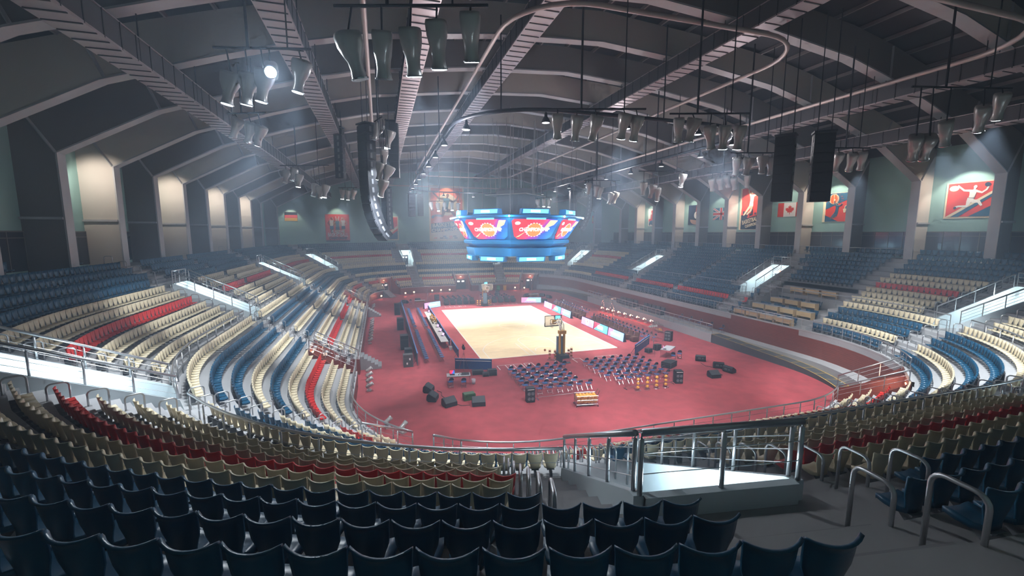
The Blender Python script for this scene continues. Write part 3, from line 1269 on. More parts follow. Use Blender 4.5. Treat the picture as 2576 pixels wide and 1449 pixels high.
# ---------------------------------------------------------------- side platform and ramps
ps = thing('side_platform', 'long grey platform beside the tall red wall on the right', 'platform', (0, 0, 0))
b = MB().use(CONC)
NS = 70
rt = lambda u: TS0 + (TS1 - TS0) * u
for k in range(NS):
    a, c = rt(k / NS), rt((k + 1) / NS)
    ra = 11.9 if (TOT + tR(-15) < (a + c) / 2 < TOT + tR(15)) else 13.05
    p = [pos(a, ra), pos(a, 14.3), pos(c, 14.3), pos(c, ra)]
    b.add([(q[0], q[1], .95) for q in p], [(0, 1, 2, 3)])
    b.add([(p[0][0], p[0][1], 0), (p[0][0], p[0][1], .95), (p[3][0], p[3][1], .95), (p[3][0], p[3][1], 0)], [(0, 1, 2, 3)])
b.build('platform_deck', parent=ps)
for (ta, tb, nm) in ((TOT + tR(-15), TS0 + 1.5, 'nearer'), (TOT + tR(15), TS1 - .5, 'farther')):
    g = thing('curved_ramp', 'dark curved ramp with yellow edge lines, %s end of side platform' % nm, 'ramp', (0, 0, 0))
    b, yl = MB().use(RUB), MB().use(YEL)
    n = 24
    for k in range(n):
        u0, u1 = k / n, (k + 1) / n
        a, c = ta + (tb - ta) * u0, ta + (tb - ta) * u1
        z0, z1 = .95 * (1 - u0) + .015, .95 * (1 - u1) + .015
        p = [pos(a, 11.9), pos(a, 13.05), pos(c, 13.05), pos(c, 11.9)]
        b.add([(p[0][0], p[0][1], z0), (p[1][0], p[1][1], z0), (p[2][0], p[2][1], z1), (p[3][0], p[3][1], z1), (p[0][0], p[0][1], 0), (p[3][0], p[3][1], 0)], [(0, 1, 2, 3), (4, 0, 3, 5)])
        for r in (11.9, 12.97):
            q = [pos(a, r), pos(a, r + .07), pos(c, r + .07), pos(c, r)]
            yl.add([(q[0][0], q[0][1], z0 + .006), (q[1][0], q[1][1], z0 + .006), (q[2][0], q[2][1], z1 + .006), (q[3][0], q[3][1], z1 + .006)], [(0, 1, 2, 3)])
        if k % 2 == 0:
            m = pos(a, 11.95), pos(a, 13.0)
            d = .07
            e0, e1 = pos(a + (.08 if tb > ta else -.08), 11.95), pos(a + (.08 if tb > ta else -.08), 13.0)
            yl.add([(m[0][0], m[0][1], z0 + .008), (m[1][0], m[1][1], z0 + .008), (e1[0], e1[1], z0 + .006), (e0[0], e0[1], z0 + .006)], [(0, 1, 2, 3)])
    b.build('ramp_deck', parent=g)
    yl.build('yellow_lines', parent=g)
b = MB().use(YEL)
for k in range(20):
    a, c = TOT + tR(-15) + 30 * k / 20, TOT + tR(-15) + 30 * (k + 1) / 20
    q = [pos(a, 12.97), pos(a, 13.04), pos(c, 13.04), pos(c, 12.97)]
    b.add([(p[0], p[1], .956) for p in q], [(0, 1, 2, 3)])
b.build('yellow_line', parent=ps)

# ---------------------------------------------------------------- catwalks
CW = [(-26.6, 19.5), (-20.3, 21.4), (-13.9, 22.8), (-7.3, 24.0), (5.4, 24.0), (18.9, 21.5), (25.4, 19.7)]
for k, (x, z) in enumerate(CW):
    g = thing('catwalk', 'ceiling catwalk of pale sheet with mesh sides, %s from the left' % ordn(k + 1), 'catwalk', (x, 0, z), 0, 'ceiling catwalks')
    y0, y1 = YN + 2, YF - 8 - (k % 2) * 3
    MB().use(DECK).box((0, (y0 + y1) / 2, 0), (1.15, y1 - y0, .06)).build('deck_plate', parent=g)
    jb = MB().use(BLACK)
    y = y0
    while y < y1:
        jb.box((0, y, -.04), (1.15, .07, .04))
        y += .78
    o = jb.build('deck_joints', parent=g)
    o['kind'] = 'stuff'
    for s in (-.6, .6):
        b = MB().use(MESHP)
        b.box((s, (y0 + y1) / 2, .52), (.02, y1 - y0, .95))
        b.build('side_mesh', parent=g)
        b = MB().use(DECK)
        b.box((s, (y0 + y1) / 2, 1.05), (.05, y1 - y0, .05)).box((s, (y0 + y1) / 2, .02), (.06, y1 - y0, .09))
        b.build('rail', parent=g)
        b = MB().use(BLACK)
        y = y0
        while y < y1:
            b.box((s * 1.03, y, .52), (.04, .05, 1.05))
            y += 1.17
        o = b.build('rail_posts', parent=g)
        o['kind'] = 'stuff'
    b = MB().use(DSTEEL)
    y = -54.3
    hz = zin(x) - z
    while y < y1:
        if y > y0:
            for s in (-.6, .6):
                b.tube([(s, y + .35, .04), (s, y + .35, max(.3, hz))], .03, 4)
        y += 6.073
    b.build('hanger', parent=g)


def rrect(hx, hy, r, z, n=8):
    pts = []
    for cx, cy, a0 in ((hx - r, hy - r, 0), (-hx + r, hy - r, 90), (-hx + r, -hy + r, 180), (hx - r, -hy + r, 270)):
        for k in range(n + 1):
            a = (a0 + 90 * k / n) * D2R
            pts.append((cx + r * math.cos(a), cy + r * math.sin(a), z))
    pts.append(pts[0])
    return pts


ring = thing('lamp_track', 'black oval track of pendant lamps hung above the court', 'lamp track', (0, 0, 19.7))
MB().use(DSTEEL).tube(rrect(11.35, 27.65, 6.0, 0), .13, 6, cap=False).build('oval_tube', parent=ring, smooth=True)
rp = rrect(11.35, 27.65, 6.0, 0)
L_ = [0]
for a, c in zip(rp, rp[1:]):
    L_.append(L_[-1] + math.dist(a, c))


def on_ring(s):
    s %= L_[-1]
    j = 0
    while L_[j + 1] < s:
        j += 1
    f = (s - L_[j]) / (L_[j + 1] - L_[j] + 1e-9)
    return tuple(rp[j][q] + (rp[j + 1][q] - rp[j][q]) * f for q in range(2))


PEND = thing('pendant_lamp', '', 'pendant lamp', (0, 0, 0), 0, 'pendant lamps on the oval track')
MB().use(BLACK).lathe([(.03, 0), (.05, -.02), (.09, -.1), (.10, -.28), (.2, -.42), (.29, -.60), (.29, -.64)], 14).build('lamp_shade', parent=PEND, smooth=True)
MB().use(LAMPS).lathe([(.22, -.66), (.24, -.645)], 14).build('lamp_glass', parent=PEND)
NP = 26
hb = 0
for k in range(NP):
    s = L_[-1] * (k + .5) / NP
    x, y = on_ring(s)
    o = PEND if k == 0 else copytree(PEND)
    o.location = (x, y, 19.58)
    o['label'] = 'small black pendant lamp, %s along the oval track from its right side' % ordn(k + 1)
    x, y = on_ring(L_[-1] * k / NP)
    if k % 2 == 0:
        h = MB().use(DSTEEL).tube([(0, 0, 0), (0, 0, zin(x) - 19.7)], .045, 5).build('suspension_rod', parent=ring, loc=(x, y, 0))
# two pale pipe loops above
for hx, hy, z, nm in ((16.2, 40, 21.9, 'outer'), (9.2, 33, 23.2, 'inner')):
    g = MB().use(mat('pale_pipe', (.55, .47, .45), .5, .3)).tube(rrect(hx, hy, 4.0, 0), .13, 6, cap=False).build('pipe_loop', None, None, True, (-.5, 0, z))
    tag(g, 'pale %s pipe loop with rounded corners under the roof' % nm, 'pipe')

# ---------------------------------------------------------------- hanging spotlights
FX = [
    ('A', [(-16.9, -39.4, 17.2, 0), (-16.1, -39.7, 17.2, 0), (-15.3, -39.9, 17.3, 1), (-14.6, -40.1, 17.5, 1), (-13.7, -40.4, 17.7, 1)]),
    ('B', [(-21.9, -32.7, 17.9, 1), (-21.2, -32.9, 17.9, 1), (-20.6, -33.1, 18.0, 1), (-20.3, -33.1, 18.6, 2), (-19.2, -33.4, 18.4, 1)]),
    ('C', [(-24.6, -22.1, 18.6, 0), (-23.8, -22.4, 18.3, 0), (-23.2, -22.7, 18.1, 1)]),
    ('D', [(-7.5, -32.1, 17.6, 0), (-6.6, -32.4, 17.5, 0), (-5.7, -32.7, 17.5, 0), (-4.3, -33.1, 17.6, 1), (-3.7, -33.3, 17.5, 1)]),
    ('E', [(-0.8, -32.9, 17.7, 0), (-0.1, -33.1, 17.7, 0), (0.8, -33.5, 17.3, 0), (1.5, -33.7, 17.3, 1), (2.3, -33.9, 17.3, 1)]),
    ('F', [(8.7, -38.3, 16.3, 0), (9.2, -38.5, 16.3, 0), (10.1, -38.7, 17.0, 1), (11.8, -39.1, 17.7, 1), (12.7, -39.3, 18.3, 1)]),
    ('G', [(13.7, -30.9, 17.0, 0), (14.6, -31.2, 17.0, 0), (15.3, -31.4, 17.1, 1)]),
    ('H', [(8.1, -27.9, 16.9, 0), (8.9, -28.1, 16.9, 0), (9.9, -28.4, 17.0, 0), (10.5, -28.6, 16.9, 0)]),
    ('I', [(15.0, -17.9, 16.9, 0), (15.8, -18.1, 17.0, 0), (16.4, -18.3, 17.2, 0), (17.1, -18.5, 17.0, 0), (18.3, -18.9, 17.2, 0)]),
    ('J', [(-24.9, -6.2, 17.6, 0), (-24.2, -6.4, 17.8, 0), (-23.7, -6.6, 17.2, 1), (-22.3, -7.1, 16.3, 0), (-21.8, -7.3, 16.1, 0), (-21.3, -7.5, 16.2, 1)]),
    ('K', [(-20.9, 7.9, 17.2, 1), (-20.2, 7.6, 17.1, 1), (-19.5, 7.4, 17.2, 0)]),
    ('L', [(-8.5, 15.7, 16.3, 0), (-7.5, 15.4, 16.2, 1), (-6.5, 15.1, 16.3, 0), (-5.4, 14.8, 16.3, 1), (-4.5, 14.5, 16.2, 1)]),
    ('M', [(6.7, 11.1, 16.8, 1), (7.5, 10.9, 16.8, 0), (8.4, 10.6, 16.9, 1), (9.2, 10.3, 16.8, 1)]),
    ('N', [(-16.3, -19.7, 19.4, 0), (-15.5, -20.0, 18.9, 1), (-15.9, -20.0, 17.6, 0), (-16.2, -20.1, 16.6, 1), (-15.7, -20.3, 16.4, 0), (-16.1, -20.3, 15.4, 1)]),
    ('O', [(5.5, -10.2, 17.0, 0), (6.3, -10.5, 16.7, 0), (6.6, -10.7, 16.5, 1), (7.7, -11.1, 15.9, 0), (8.2, -11.2, 16.0, 0)]),
    ('P', [(7.5, -17.5, 16.3, 0), (8.3, -17.7, 16.1, 0), (8.8, -17.9, 15.8, 1), (11.0, -18.5, 17.1, 1)])]
BARN = ['ahead of the viewer', 'over the near left seats', 'far beside the left catwalk', 'left of centre by the oval track', 'right of centre by the oval track', 'over the right seats',
        'behind the right speaker stack', 'left of the right speaker stack', 'before the tall poster', 'far over the left stand', 'before the far left posters', 'before the big far poster',
        'right of the scoreboard drum', 'beside the curved speaker column', 'before the far right speaker', 'before the far right posters']
hs = MB().use(FROST)
secs = [(.62, .34, .27, .0), (.52, .37, .29, .0), (.25, .34, .27, 0), (0, .28, .24, 0), (-.12, .21, .21, 0), (-.35, .19, .19, 0), (-.55, .22, .22, 0), (-.60, .235, .235, 0)]
vs, fs = [], []
ns_ = 16
for z, a, c, _ in secs:
    for k in range(ns_):
        t = 2 * PI * k / ns_
        e = .55 if z > 0 else 1.
        cx, sx = math.cos(t), math.sin(t)
        vs.append((a * math.copysign(abs(cx) ** e, cx), c * math.copysign(abs(sx) ** e, sx), z))
for i in range(len(secs) - 1):
    for k in range(ns_):
        k2 = (k + 1) % ns_
        fs.append((i * ns_ + k2, i * ns_ + k, (i + 1) * ns_ + k, (i + 1) * ns_ + k2))
fs.append(tuple(range(ns_)))
hs.add(vs, fs)
HOUS = hs.mesh('lamp_housing', True)
LENS = {0: MB().use(mat('unlit_lens', (.55, .6, .62), .15, .2)).lathe([(.20, -.615), (.21, -.595)], 16).mesh('lens'),
        1: MB().use(LAMP).lathe([(.20, -.625), (.215, -.595)], 16).mesh('lens')}
RIMM = MB().use(CHROME).lathe([(.245, -.61), (.25, -.57), (.235, -.56)], 16).mesh('lens_rim')
SPOTS = []
AIM = {'A': (-9, -27, 2), 'B': (-27, -30, 6), 'C': (-33, -12, 11), 'D': (-3, -15, 0), 'E': (6, -24, 0), 'F': (26, -30, 6), 'G': (30, -20, 6), 'J': (-26, -10, 5), 'K': (-22, 12, 3),
       'L': (-5, 3, 0), 'M': (5, 5, 0), 'N': (-24, -14, 4), 'O': (4, -6, 0), 'P': (12, -8, 0), 'H': (12, -24, 0), 'I': (30, -10, 8)}
for (key, lst), nm in zip(FX, BARN):
    x0, y0 = lst[0][0], lst[0][1]
    x1, y1 = lst[-1][0], lst[-1][1]
    zb = max(q[2] for q in lst) + .85
    dx, dy = x1 - x0, y1 - y0
    l = max(.1, math.hypot(dx, dy))
    ux, uy = (dx / l, dy / l) if l > .5 else (1, 0)
    g = thing('lighting_bar', 'black lighting bar hung on rods from the roof, ' + nm, 'lighting bar', (x0, y0, zb), 0, 'lighting bars')
    MB().use(DSTEEL).tube([(-ux * .5, -uy * .5, 0), (dx + ux * .5, dy + uy * .5, 0)], .05, 6).build('bar', parent=g)
    mx_, my_ = x0 + dx * .3, y0 + dy * .3
    MB().use(DSTEEL).tube([(dx * .3, dy * .3, 0), (dx * .3, dy * .3, zin(mx_) - zb)], .055, 6).build('suspension_rod', parent=g)
    MB().use(DSTEEL).tube([(dx * .85, dy * .85, 0), (dx * .85, dy * .85, zin(x1) - zb)], .03, 5).build('suspension_rod', parent=g)
    ax, ay, az = AIM[key]
    for j, (x, y, z, lit) in enumerate(lst):
        d = Vector((ax - x + random.uniform(-2, 2), ay - y + random.uniform(-2, 2), az - z)).normalized()
        if lit == 1:
            d = (d + Vector((0, 0, -1.2))).normalized()
        elif lit == 2:
            d = (Vector((-16.4, -53, 11)) - Vector((x, y, z))).normalized()
        else:
            d = (d + Vector((random.uniform(-.35, .35), random.uniform(-.35, .35), -1.0))).normalized()
        q = (-d).to_track_quat('Z', 'X')
        o = thing('stage_spotlight', '%s spotlight, %s from left on bar %s' % ('lit' if lit else 'unlit', ordn(j + 1), nm), 'spotlight', (x, y, z), 0, 'hanging spotlights')
        o.rotation_euler = q.to_euler()
        link('lamp_housing', HOUS, o)
        link('lens', LENS[1 if lit else 0], o)
        link('lens_rim', RIMM, o)
        yk = MB().use(DSTEEL).tube([(0, 0, .55), tuple(q.inverted() @ Vector((0, 0, zb - z)))], .03, 5)
        yk.build('yoke', parent=o)
        if lit:
            SPOTS.append((key, Vector((x, y, z)) + d * .72, d))

# ---------------------------------------------------------------- scoreboard
SBX = .45
sb = thing('scoreboard', 'blue eight-sided scoreboard showing championship screens, hung over the court', 'scoreboard', (SBX, 0, 0))


def octa(r, z, rot=22.5):
    return [(r / math.cos(PI / 8) * math.cos((rot + 45 * k) * D2R), r / math.cos(PI / 8) * math.sin((rot + 45 * k) * D2R), z) for k in range(8)]


def octband(mb, rings):
    n0 = len(mb.v)
    vs = []
    for r, z in rings:
        vs += octa(r, z)
    fs = []
    for i in range(len(rings) - 1):
        for k in range(8):
            k2 = (k + 1) % 8
            fs.append((i * 8 + k, i * 8 + k2, (i + 1) * 8 + k2, (i + 1) * 8 + k))
    fs.append(tuple(range(7, -1, -1)))
    fs.append(tuple((len(rings) - 1) * 8 + k for k in range(8)))
    return mb.add(vs, fs)


octband(MB().use(SBLUE), [(5.6, 10.55), (6.3, 10.95), (6.35, 11.25), (6.1, 11.4), (7.55, 13.85), (7.9, 13.95), (7.95, 14.15), (7.6, 14.25), (4.0, 14.4)]).build('upper_shell', parent=sb)
octband(MB().use(SBLUE), [(5.3, 9.35), (5.85, 9.5), (6.05, 10.4), (5.6, 10.55)]).build('lower_shell', parent=sb)
SCR = bpy.data.materials.new('championship_screen')
SCR.use_nodes = True
nt = SCR.node_tree
bs = nt.nodes['Principled BSDF']
uvn = nt.nodes.new('ShaderNodeUVMap')
mpn = nt.nodes.new('ShaderNodeMapping')
mpn.inputs['Rotation'].default_value = (0, 0, .35)
nt.links.new(uvn.outputs[0], mpn.inputs[0])
sx_ = nt.nodes.new('ShaderNodeSeparateXYZ')
nt.links.new(mpn.outputs[0], sx_.inputs[0])
nz = nt.nodes.new('ShaderNodeTexNoise')
nz.inputs['Scale'].default_value = 4
nt.links.new(uvn.outputs[0], nz.inputs['Vector'])
ad = nt.nodes.new('ShaderNodeMath')
ad.operation = 'MULTIPLY_ADD'
ad.inputs[1].default_value = .35
nt.links.new(nz.outputs['Fac'], ad.inputs[0])
nt.links.new(sx_.outputs['X'], ad.inputs[2])
cr = nt.nodes.new('ShaderNodeValToRGB')
el = cr.color_ramp.elements
el[0].position, el[0].color = .22, (.95, .03, .06, 1)
el[1].position, el[1].color = .95, (.02, .30, .85, 1)
e = el.new(.48)
e.color = (.85, .06, .18, 1)
e = el.new(.62)
e.color = (.30, .05, .55, 1)
e = el.new(.74)
e.color = (.02, .12, .62, 1)
nt.links.new(ad.outputs[0], cr.inputs[0])
nt.links.new(cr.outputs[0], bs.inputs['Emission Color'])
bs.inputs['Emission Strength'].default_value = 1.25
bs.inputs['Base Color'].default_value = (.02, .02, .03, 1)
E_W = mat('screen_white', (1, 1, 1), .4, emit=(1, .97, .95), estr=1.3)
E_O = mat('screen_orange', (.9, .3, .1), .4, emit=(1, .20, .05), estr=1.2)
E_Y = mat('screen_yellow', (.9, .7, .3), .4, emit=(1, .66, .30), estr=1.2)
E_C = mat('screen_cyan', (.2, .6, .9), .4, emit=(.10, .55, .95), estr=1.2)
E_R = mat('screen_red', (.9, .1, .2), .4, emit=(.95, .05, .12), estr=1.2)


def uvquad(name, pts, m, parent):
    me = bpy.data.meshes.new(name)
    me.from_pydata(pts, [], [tuple(range(len(pts)))])
    uv = me.uv_layers.new(name='UVMap')
    xs = [p[0] for p in pts]
    zs = [p[2] for p in pts]
    for i, p in enumerate(pts):
        uv.data[i].uv = ((p[0] - min(xs)) / (max(xs) - min(xs)), (p[2] - min(zs)) / (max(zs) - min(zs)))
    me.materials.append(m)
    return link(name, me, parent)


def slab(name, poly, m, parent, y=0., th=.03):
    b = MB().use(m).prism(poly, y, y + th)
    me = b.mesh(name)
    uv = me.uv_layers.new(name='UVMap')
    xs = [p[0] for p in poly]
    zs = [p[1] for p in poly]
    for lp_ in me.loops:
        v = me.vertices[lp_.vertex_index].co
        uv.data[lp_.index].uv = ((v.x - min(xs)) / (max(xs) - min(xs)), (v.z - min(zs)) / (max(zs) - min(zs)))
    return link(name, me, parent)


def disc(r, cx, cz, n=20, sx=1):
    return [(cx + r * sx * math.cos(2 * PI * i / n), cz + r * math.sin(2 * PI * i / n)) for i in range(n)]


tilt = math.atan2(7.55 - 6.1, 13.85 - 11.4)
for k in range(8):
    a = 45 * k * D2R
    # face centre
    r = (6.1 + 7.55) / 2 + .06
    wz = 2.45 / math.cos(tilt)
    wt, wb = 7.55 * math.tan(PI / 8), 6.1 * math.tan(PI / 8)
    e = link('screen_unit', None, sb, (r * math.cos(a), r * math.sin(a), 12.62))
    e.rotation_euler = (Matrix.Rotation(a + PI / 2, 4, 'Z') @ Matrix.Rotation(tilt, 4, 'X')).to_euler()
    hz_ = wz / 2 - .12
    w1, w0 = wt - .28, wb - .22
    s = slab('screen', [(-w0 + .55, -hz_), (w0 - .55, -hz_), (w0 - .05, -hz_ + .4), (w1, hz_ - .25), (w1 - .25, hz_), (-w1 + .25, hz_), (-w1, hz_ - .25), (-w0 + .05, -hz_ + .4)], SCR, e, -.04, .05)
    if k not in (1, 2, 3):
        slab('burst', [((.95 if i % 2 else 1.12) * math.cos(PI * i / 18), (.95 if i % 2 else 1.12) * .85 * math.sin(PI * i / 18) - .05) for i in range(36)], E_W, e, -.06, .012)
        slab('ball_logo', disc(.86, 0, -.05), E_O, e, -.075, .012)
        slab('light_streak', [(w1 - .2, hz_ - .12), (w1 - 1.1, hz_ - .12), (w1 - 1.8, hz_ - 1.3), (w1 - .6, hz_ - .7)], E_Y, e, -.06, .012)
        slab('light_streak', [(-w0 + .3, -hz_ + .3), (-w0 + 1.3, -hz_ + 1.0), (-w0 + .6, -hz_ + .35)], E_Y, e, -.06, .012)
        text_mesh('CHAMPIONSHIP', .62, 'screen_text', E_W, e, (0, -.095, 0), (PI / 2, 0, 0), 0, .008, sx=.82, bold=.018)
        slab('small_logo', disc(.2, -w1 + .75, hz_ - .5, 14, 1.6), E_W, e, -.06, .012)
    # display boxes above and below
    for (rr, zz, w, h, nm) in ((7.35, 14.62, 1.75, .62, 'top_display_box'), (6.05, 9.15, 1.75, .62, 'bottom_display_box')):
        u = link(nm, MB().use(SBLUE).prism([(-w, -h / 2), (w, -h / 2), (w - .12, h / 2), (-w + .12, h / 2)] if zz > 12 else [(-w + .15, -h / 2), (w - .15, -h / 2), (w, h / 2), (-w, h / 2)], -.1, .7).mesh(nm), sb,
                 (rr * math.cos(a), rr * math.sin(a), zz))
        u.rotation_euler = (0, 0, a + PI / 2)
        slab('display', [(-w + .2, -h / 2 + .1), (w - .25, -h / 2 + .1), (w - .2, h / 2 - .08), (-w + .25, h / 2 - .08)], CYAN, u, -.13, .03)
        if k not in (1, 2, 3):
            slab('display_glow', [(-w * .35, -.12), (w * .3, -.12), (w * .3, .14), (-w * .35, .14)], E_W, u, -.15, .02)
    u = link('light_strip', MB().use(CYAN).box((0, 0, 0), (2.3, .1, .16)).mesh('light_strip'), sb, (7.62 * math.cos(a), 7.62 * math.sin(a), 13.78))
    u.rotation_euler = (0, 0, a + PI / 2)
    vx = octa(7.85, 14.05)[k]
    MB().use(LAMP).sphere((0, 0, 0), .1, 8, 6).build('corner_lamp', parent=sb, loc=(vx[0] * 1.01, vx[1] * 1.01, 14.05))
GREYD = mat('drum_grey', (.22, .23, .25), .6, .2, var=.15, vscale=.6)
MB().use(GREYD).lathe([(2.5, 14.3), (2.5, 17.4), (2.3, 17.7)], 28).build('drum', parent=sb, smooth=False)
MB().use(mat('drum_plate', (.42, .38, .34), .6)).prism([(-4.1, 0), (0, -4.1), (4.1, 0), (0, 4.1)], 16.85, 16.95, axis='z').build('drum_plate', parent=sb)
for k in range(16):
    a = 2 * PI * k / 16
    rr = 3.2 if k % 2 else 2.2
    x, y = rr * math.cos(a), rr * math.sin(a)
    MB().use(mat('cable_grey', (.33, .31, .31), .6)).tube([(x, y, 16.9), (x * 1.15, y * 1.15, zin(SBX + x) + .2)], .035, 4).build('hoist_cable', parent=sb)
for k in range(8):
    vx = octa(6.9, 14.3)[k]
    MB().use(mat('cable_grey', (.33, .31, .31), .6)).tube([vx, (vx[0] * .93, vx[1] * .93, zin(SBX + vx[0]) + .2)], .03, 4).build('corner_cable', parent=sb)

# ---------------------------------------------------------------- speaker arrays
def cab(w=1.25, h=.6, d=.75):
    b = MB().use(BLACK)
    b.prism([(-w / 2, -h / 2), (w / 2, -h / 2), (w / 2, h / 2), (-w / 2, h / 2)], 0, d)
    b.use(DBLK).box((0, -.02, 0), (w * .92, .05, h * .84))
    b.use(GREYP).box((w / 2 + .01, d * .45, 0), (.03, d * .22, h * .6)).box((-w / 2 - .01, d * .45, 0), (.03, d * .22, h * .6))
    return b.mesh('speaker_cabinet')


def array(name, label, top, n, yaw, curve, w=1.25, h=.6, start=0):
    g = thing(name, label, 'speaker', top, yaw, None)
    me = cab(w, h)
    y, z, a = 0., -.1, 0.
    MB().use(DSTEEL).box((0, .35, .02), (w + .1, .85, .1)).build('rigging_frame', parent=g)
    for i in range(n):
        a += curve * (max(0, i - start) ** 1.0) * D2R
        o = link('speaker_cabinet', me, g, (0, y, z - h / 2))
        o.rotation_euler = (a, 0, 0)
        z -= h * math.cos(a) * 1.02
        y += h * math.sin(a) * 1.02
    for s in (-.35, .35):
        MB().use(DSTEEL).tube([(s, .3, 0), (s, .3, zin(top[0]) - top[2])], .03, 5).build('suspension_cable', parent=g)
    return g


array('curved_line_speaker', 'tall curved column of black speaker cabinets hung left of centre', (-17.4, -18.6, 20.2), 14, -58 * D2R, .95, 1.25, .62, 4)
array('line_speaker', 'narrow straight black speaker column left of the curved one', (-19.4, -8.6, 22.0), 8, 70 * D2R, 0, .62, .56)
array('line_speaker', 'flat dark speaker column just right of the curved one', (-14.8, -7.9, 23.0), 7, 170 * D2R, 0, 1.15, .74)
array('curved_line_speaker', 'far dark curved speaker column seen behind the large curved one', (-15.8, -.8, 17.4), 9, -58 * D2R, .9, 1.1, .52, 4)
array('line_speaker', 'black hanging speaker column over the right stand, left of two', (8.7, -31.3, 18.3), 7, 120 * D2R, 0, 1.05, .56)
array('line_speaker', 'black hanging speaker column over the right stand, right of two', (9.2, -33.4, 18.2), 7, -40 * D2R, 0, 1.05, .56)
array('line_speaker', 'small far speaker column left of the big poster, left of two', (-11.2, 19.1, 18.5), 7, 10 * D2R, 0, 1.05, .5)
array('line_speaker', 'small far speaker column left of the big poster, right of two', (-9.5, 23.8, 18.8), 7, 180 * D2R, 0, .95, .5)
array('curved_line_speaker', 'far curved speaker column right of the scoreboard', (16.2, 9.4, 21.2), 14, 58 * D2R, .95, 1.2, .62, 4)
array('line_speaker', 'far straight speaker column just right of scoreboard', (12.6, 9.0, 18.6), 7, 170 * D2R, 0, 1.05, .56)
# ---------------------------------------------------------------- posters and flags
P_R = mat('poster_red', (.75, .055, .035), .6)
P_RD = mat('poster_dark_red', (.42, .03, .03), .6)
P_C = mat('poster_cream', (.80, .68, .48), .6)
P_N = mat('poster_navy', (.012, .03, .07), .6)
P_B = mat('poster_blue', (.02, .12, .22), .6)
P_W = mat('poster_white', (.85, .84, .80), .6)
P_S = mat('poster_skin', (.19, .07, .035), .6)
P_LS = mat('poster_light_skin', (.62, .36, .24), .6)
P_J = mat('poster_jersey', (.10, .28, .36), .6)
P_O = mat('poster_orange', (.80, .16, .05), .6)
P_Y = mat('flag_yellow', (.75, .45, .02), .6)
P_K = mat('flag_black', (.012, .012, .015), .6)


def poster(name, label, cat, c, rz, w, h, bg):
    g = thing(name, label, cat, c, rz)
    MB().use(bg).box((0, 0, 0), (w, .05, h)).build('backing_sheet' if cat == 'poster' else 'cloth', parent=g)
    return g


def flat(g, nm, m, poly, lv=1):
    return slab(nm, poly, m, g, -.03 - .012 * lv, .01)


def rc(x0, z0, x1, z1):
    return [(x0, z0), (x1, z0), (x1, z1), (x0, z1)]


def limb(pts, ws):
    L, Rr = [], []
    for i, (p, w) in enumerate(zip(pts, ws)):
        a = pts[max(0, i - 1)]
        c = pts[min(len(pts) - 1, i + 1)]
        dx, dz = c[0] - a[0], c[1] - a[1]
        l = math.hypot(dx, dz) or 1
        L.append((p[0] - dz / l * w, p[1] + dx / l * w))
        Rr.append((p[0] + dz / l * w, p[1] - dx / l * w))
    return L + Rr[::-1]


def figure(g, s, ox, oz, skin, top, legs, ball=None, pose=0, lv=3):
    S = lambda p: (ox + p[0] * s, oz + p[1] * s)
    def part(nm, m, pts, ws, k=0):
        flat(g, nm, m, limb([S(p) for p in pts], [w * s for w in ws]), lv + k)
    if pose == 0:      # flying, arms spread, ball in the raised right hand
        part('left_arm', skin, [(-.20, .62), (-.55, .66), (-.85, .95), (-.98, 1.10)], [.09, .07, .055, .04])
        part('right_arm', skin, [(.22, .55), (.55, .42), (.80, .62), (.90, .86)], [.09, .07, .06, .05])
        part('jersey', top, [(.02, .68), (.0, .30), (-.05, .0)], [.24, .19, .18], 1)
        part('shorts', legs, [(-.08, .05), (-.10, -.30)], [.20, .24], 1)
        part('right_leg', skin, [(.02, -.22), (.42, -.28), (.62, -.62)], [.15, .11, .07])
        part('left_leg', skin, [(-.18, -.25), (-.30, -.62), (-.80, -.60), (-1.02, -.68)], [.15, .10, .07, .09])
        flat(g, 'shoe', P_N, disc(.11 * s, S((-1.02, -.72))[0], S((-1.02, -.72))[1], 10, .9), lv + 1)
        part('neck', skin, [(.07, .66), (.10, .80)], [.07, .06])
        flat(g, 'head', skin, disc(.13 * s, S((.12, .90))[0], S((.12, .90))[1], 14, .85), lv + 1)
    elif pose == 1:    # dunking, both arms up
        part('right_arm', skin, [(-.12, .55), (-.34, .95), (-.38, 1.30)], [.08, .06, .05])
        part('left_arm', skin, [(.16, .55), (.42, .62), (.62, .85)], [.08, .06, .045])
        part('jersey', top, [(.02, .66), (.02, .30), (.0, .02)], [.20, .17, .16], 1)
        part('shorts', legs, [(.0, .05), (-.04, -.28)], [.18, .21], 1)
        part('right_leg', skin, [(-.10, -.22), (-.42, -.62), (-.78, -1.05)], [.12, .09, .06])
        part('left_leg', skin, [(.05, -.22), (-.05, -.66), (-.45, -.98)], [.12, .09, .07])
        flat(g, 'head', skin, disc(.12 * s, S((.0, .82))[0], S((.0, .82))[1], 14, .85), lv + 1)
    else:              # standing, hands on hips
        part('left_arm', skin, [(-.22, .60), (-.42, .30), (-.18, .02)], [.07, .06, .05])
        part('right_arm', skin, [(.22, .60), (.42, .30), (.18, .02)], [.07, .06, .05])
        part('jersey', top, [(.0, .66), (.0, .30), (.0, -.05)], [.24, .18, .18], 1)
        part('shorts', legs, [(.0, .0), (.0, -.40)], [.19, .24], 1)
        part('legs', skin, [(.0, -.35), (.0, -.9)], [.18, .14])
        flat(g, 'head', skin, disc(.14 * s, S((.0, .86))[0], S((.0, .86))[1], 14, .8), lv + 1)
    if ball:
        flat(g, 'ball', ball[2], disc(ball[3] * s, S(ball[:2])[0], S(ball[:2])[1], 18), lv + 2)


def ptext(g, s, size, m, x, z, rot=0, sx=1, lv=6, sh=0, bold=.02):
    o = text_mesh(s, size, 'poster_text', m, g, (x, -.035 - .012 * lv, z), (PI / 2, -rot, 0), sh, .004, sx=sx, bold=bold)
    return o


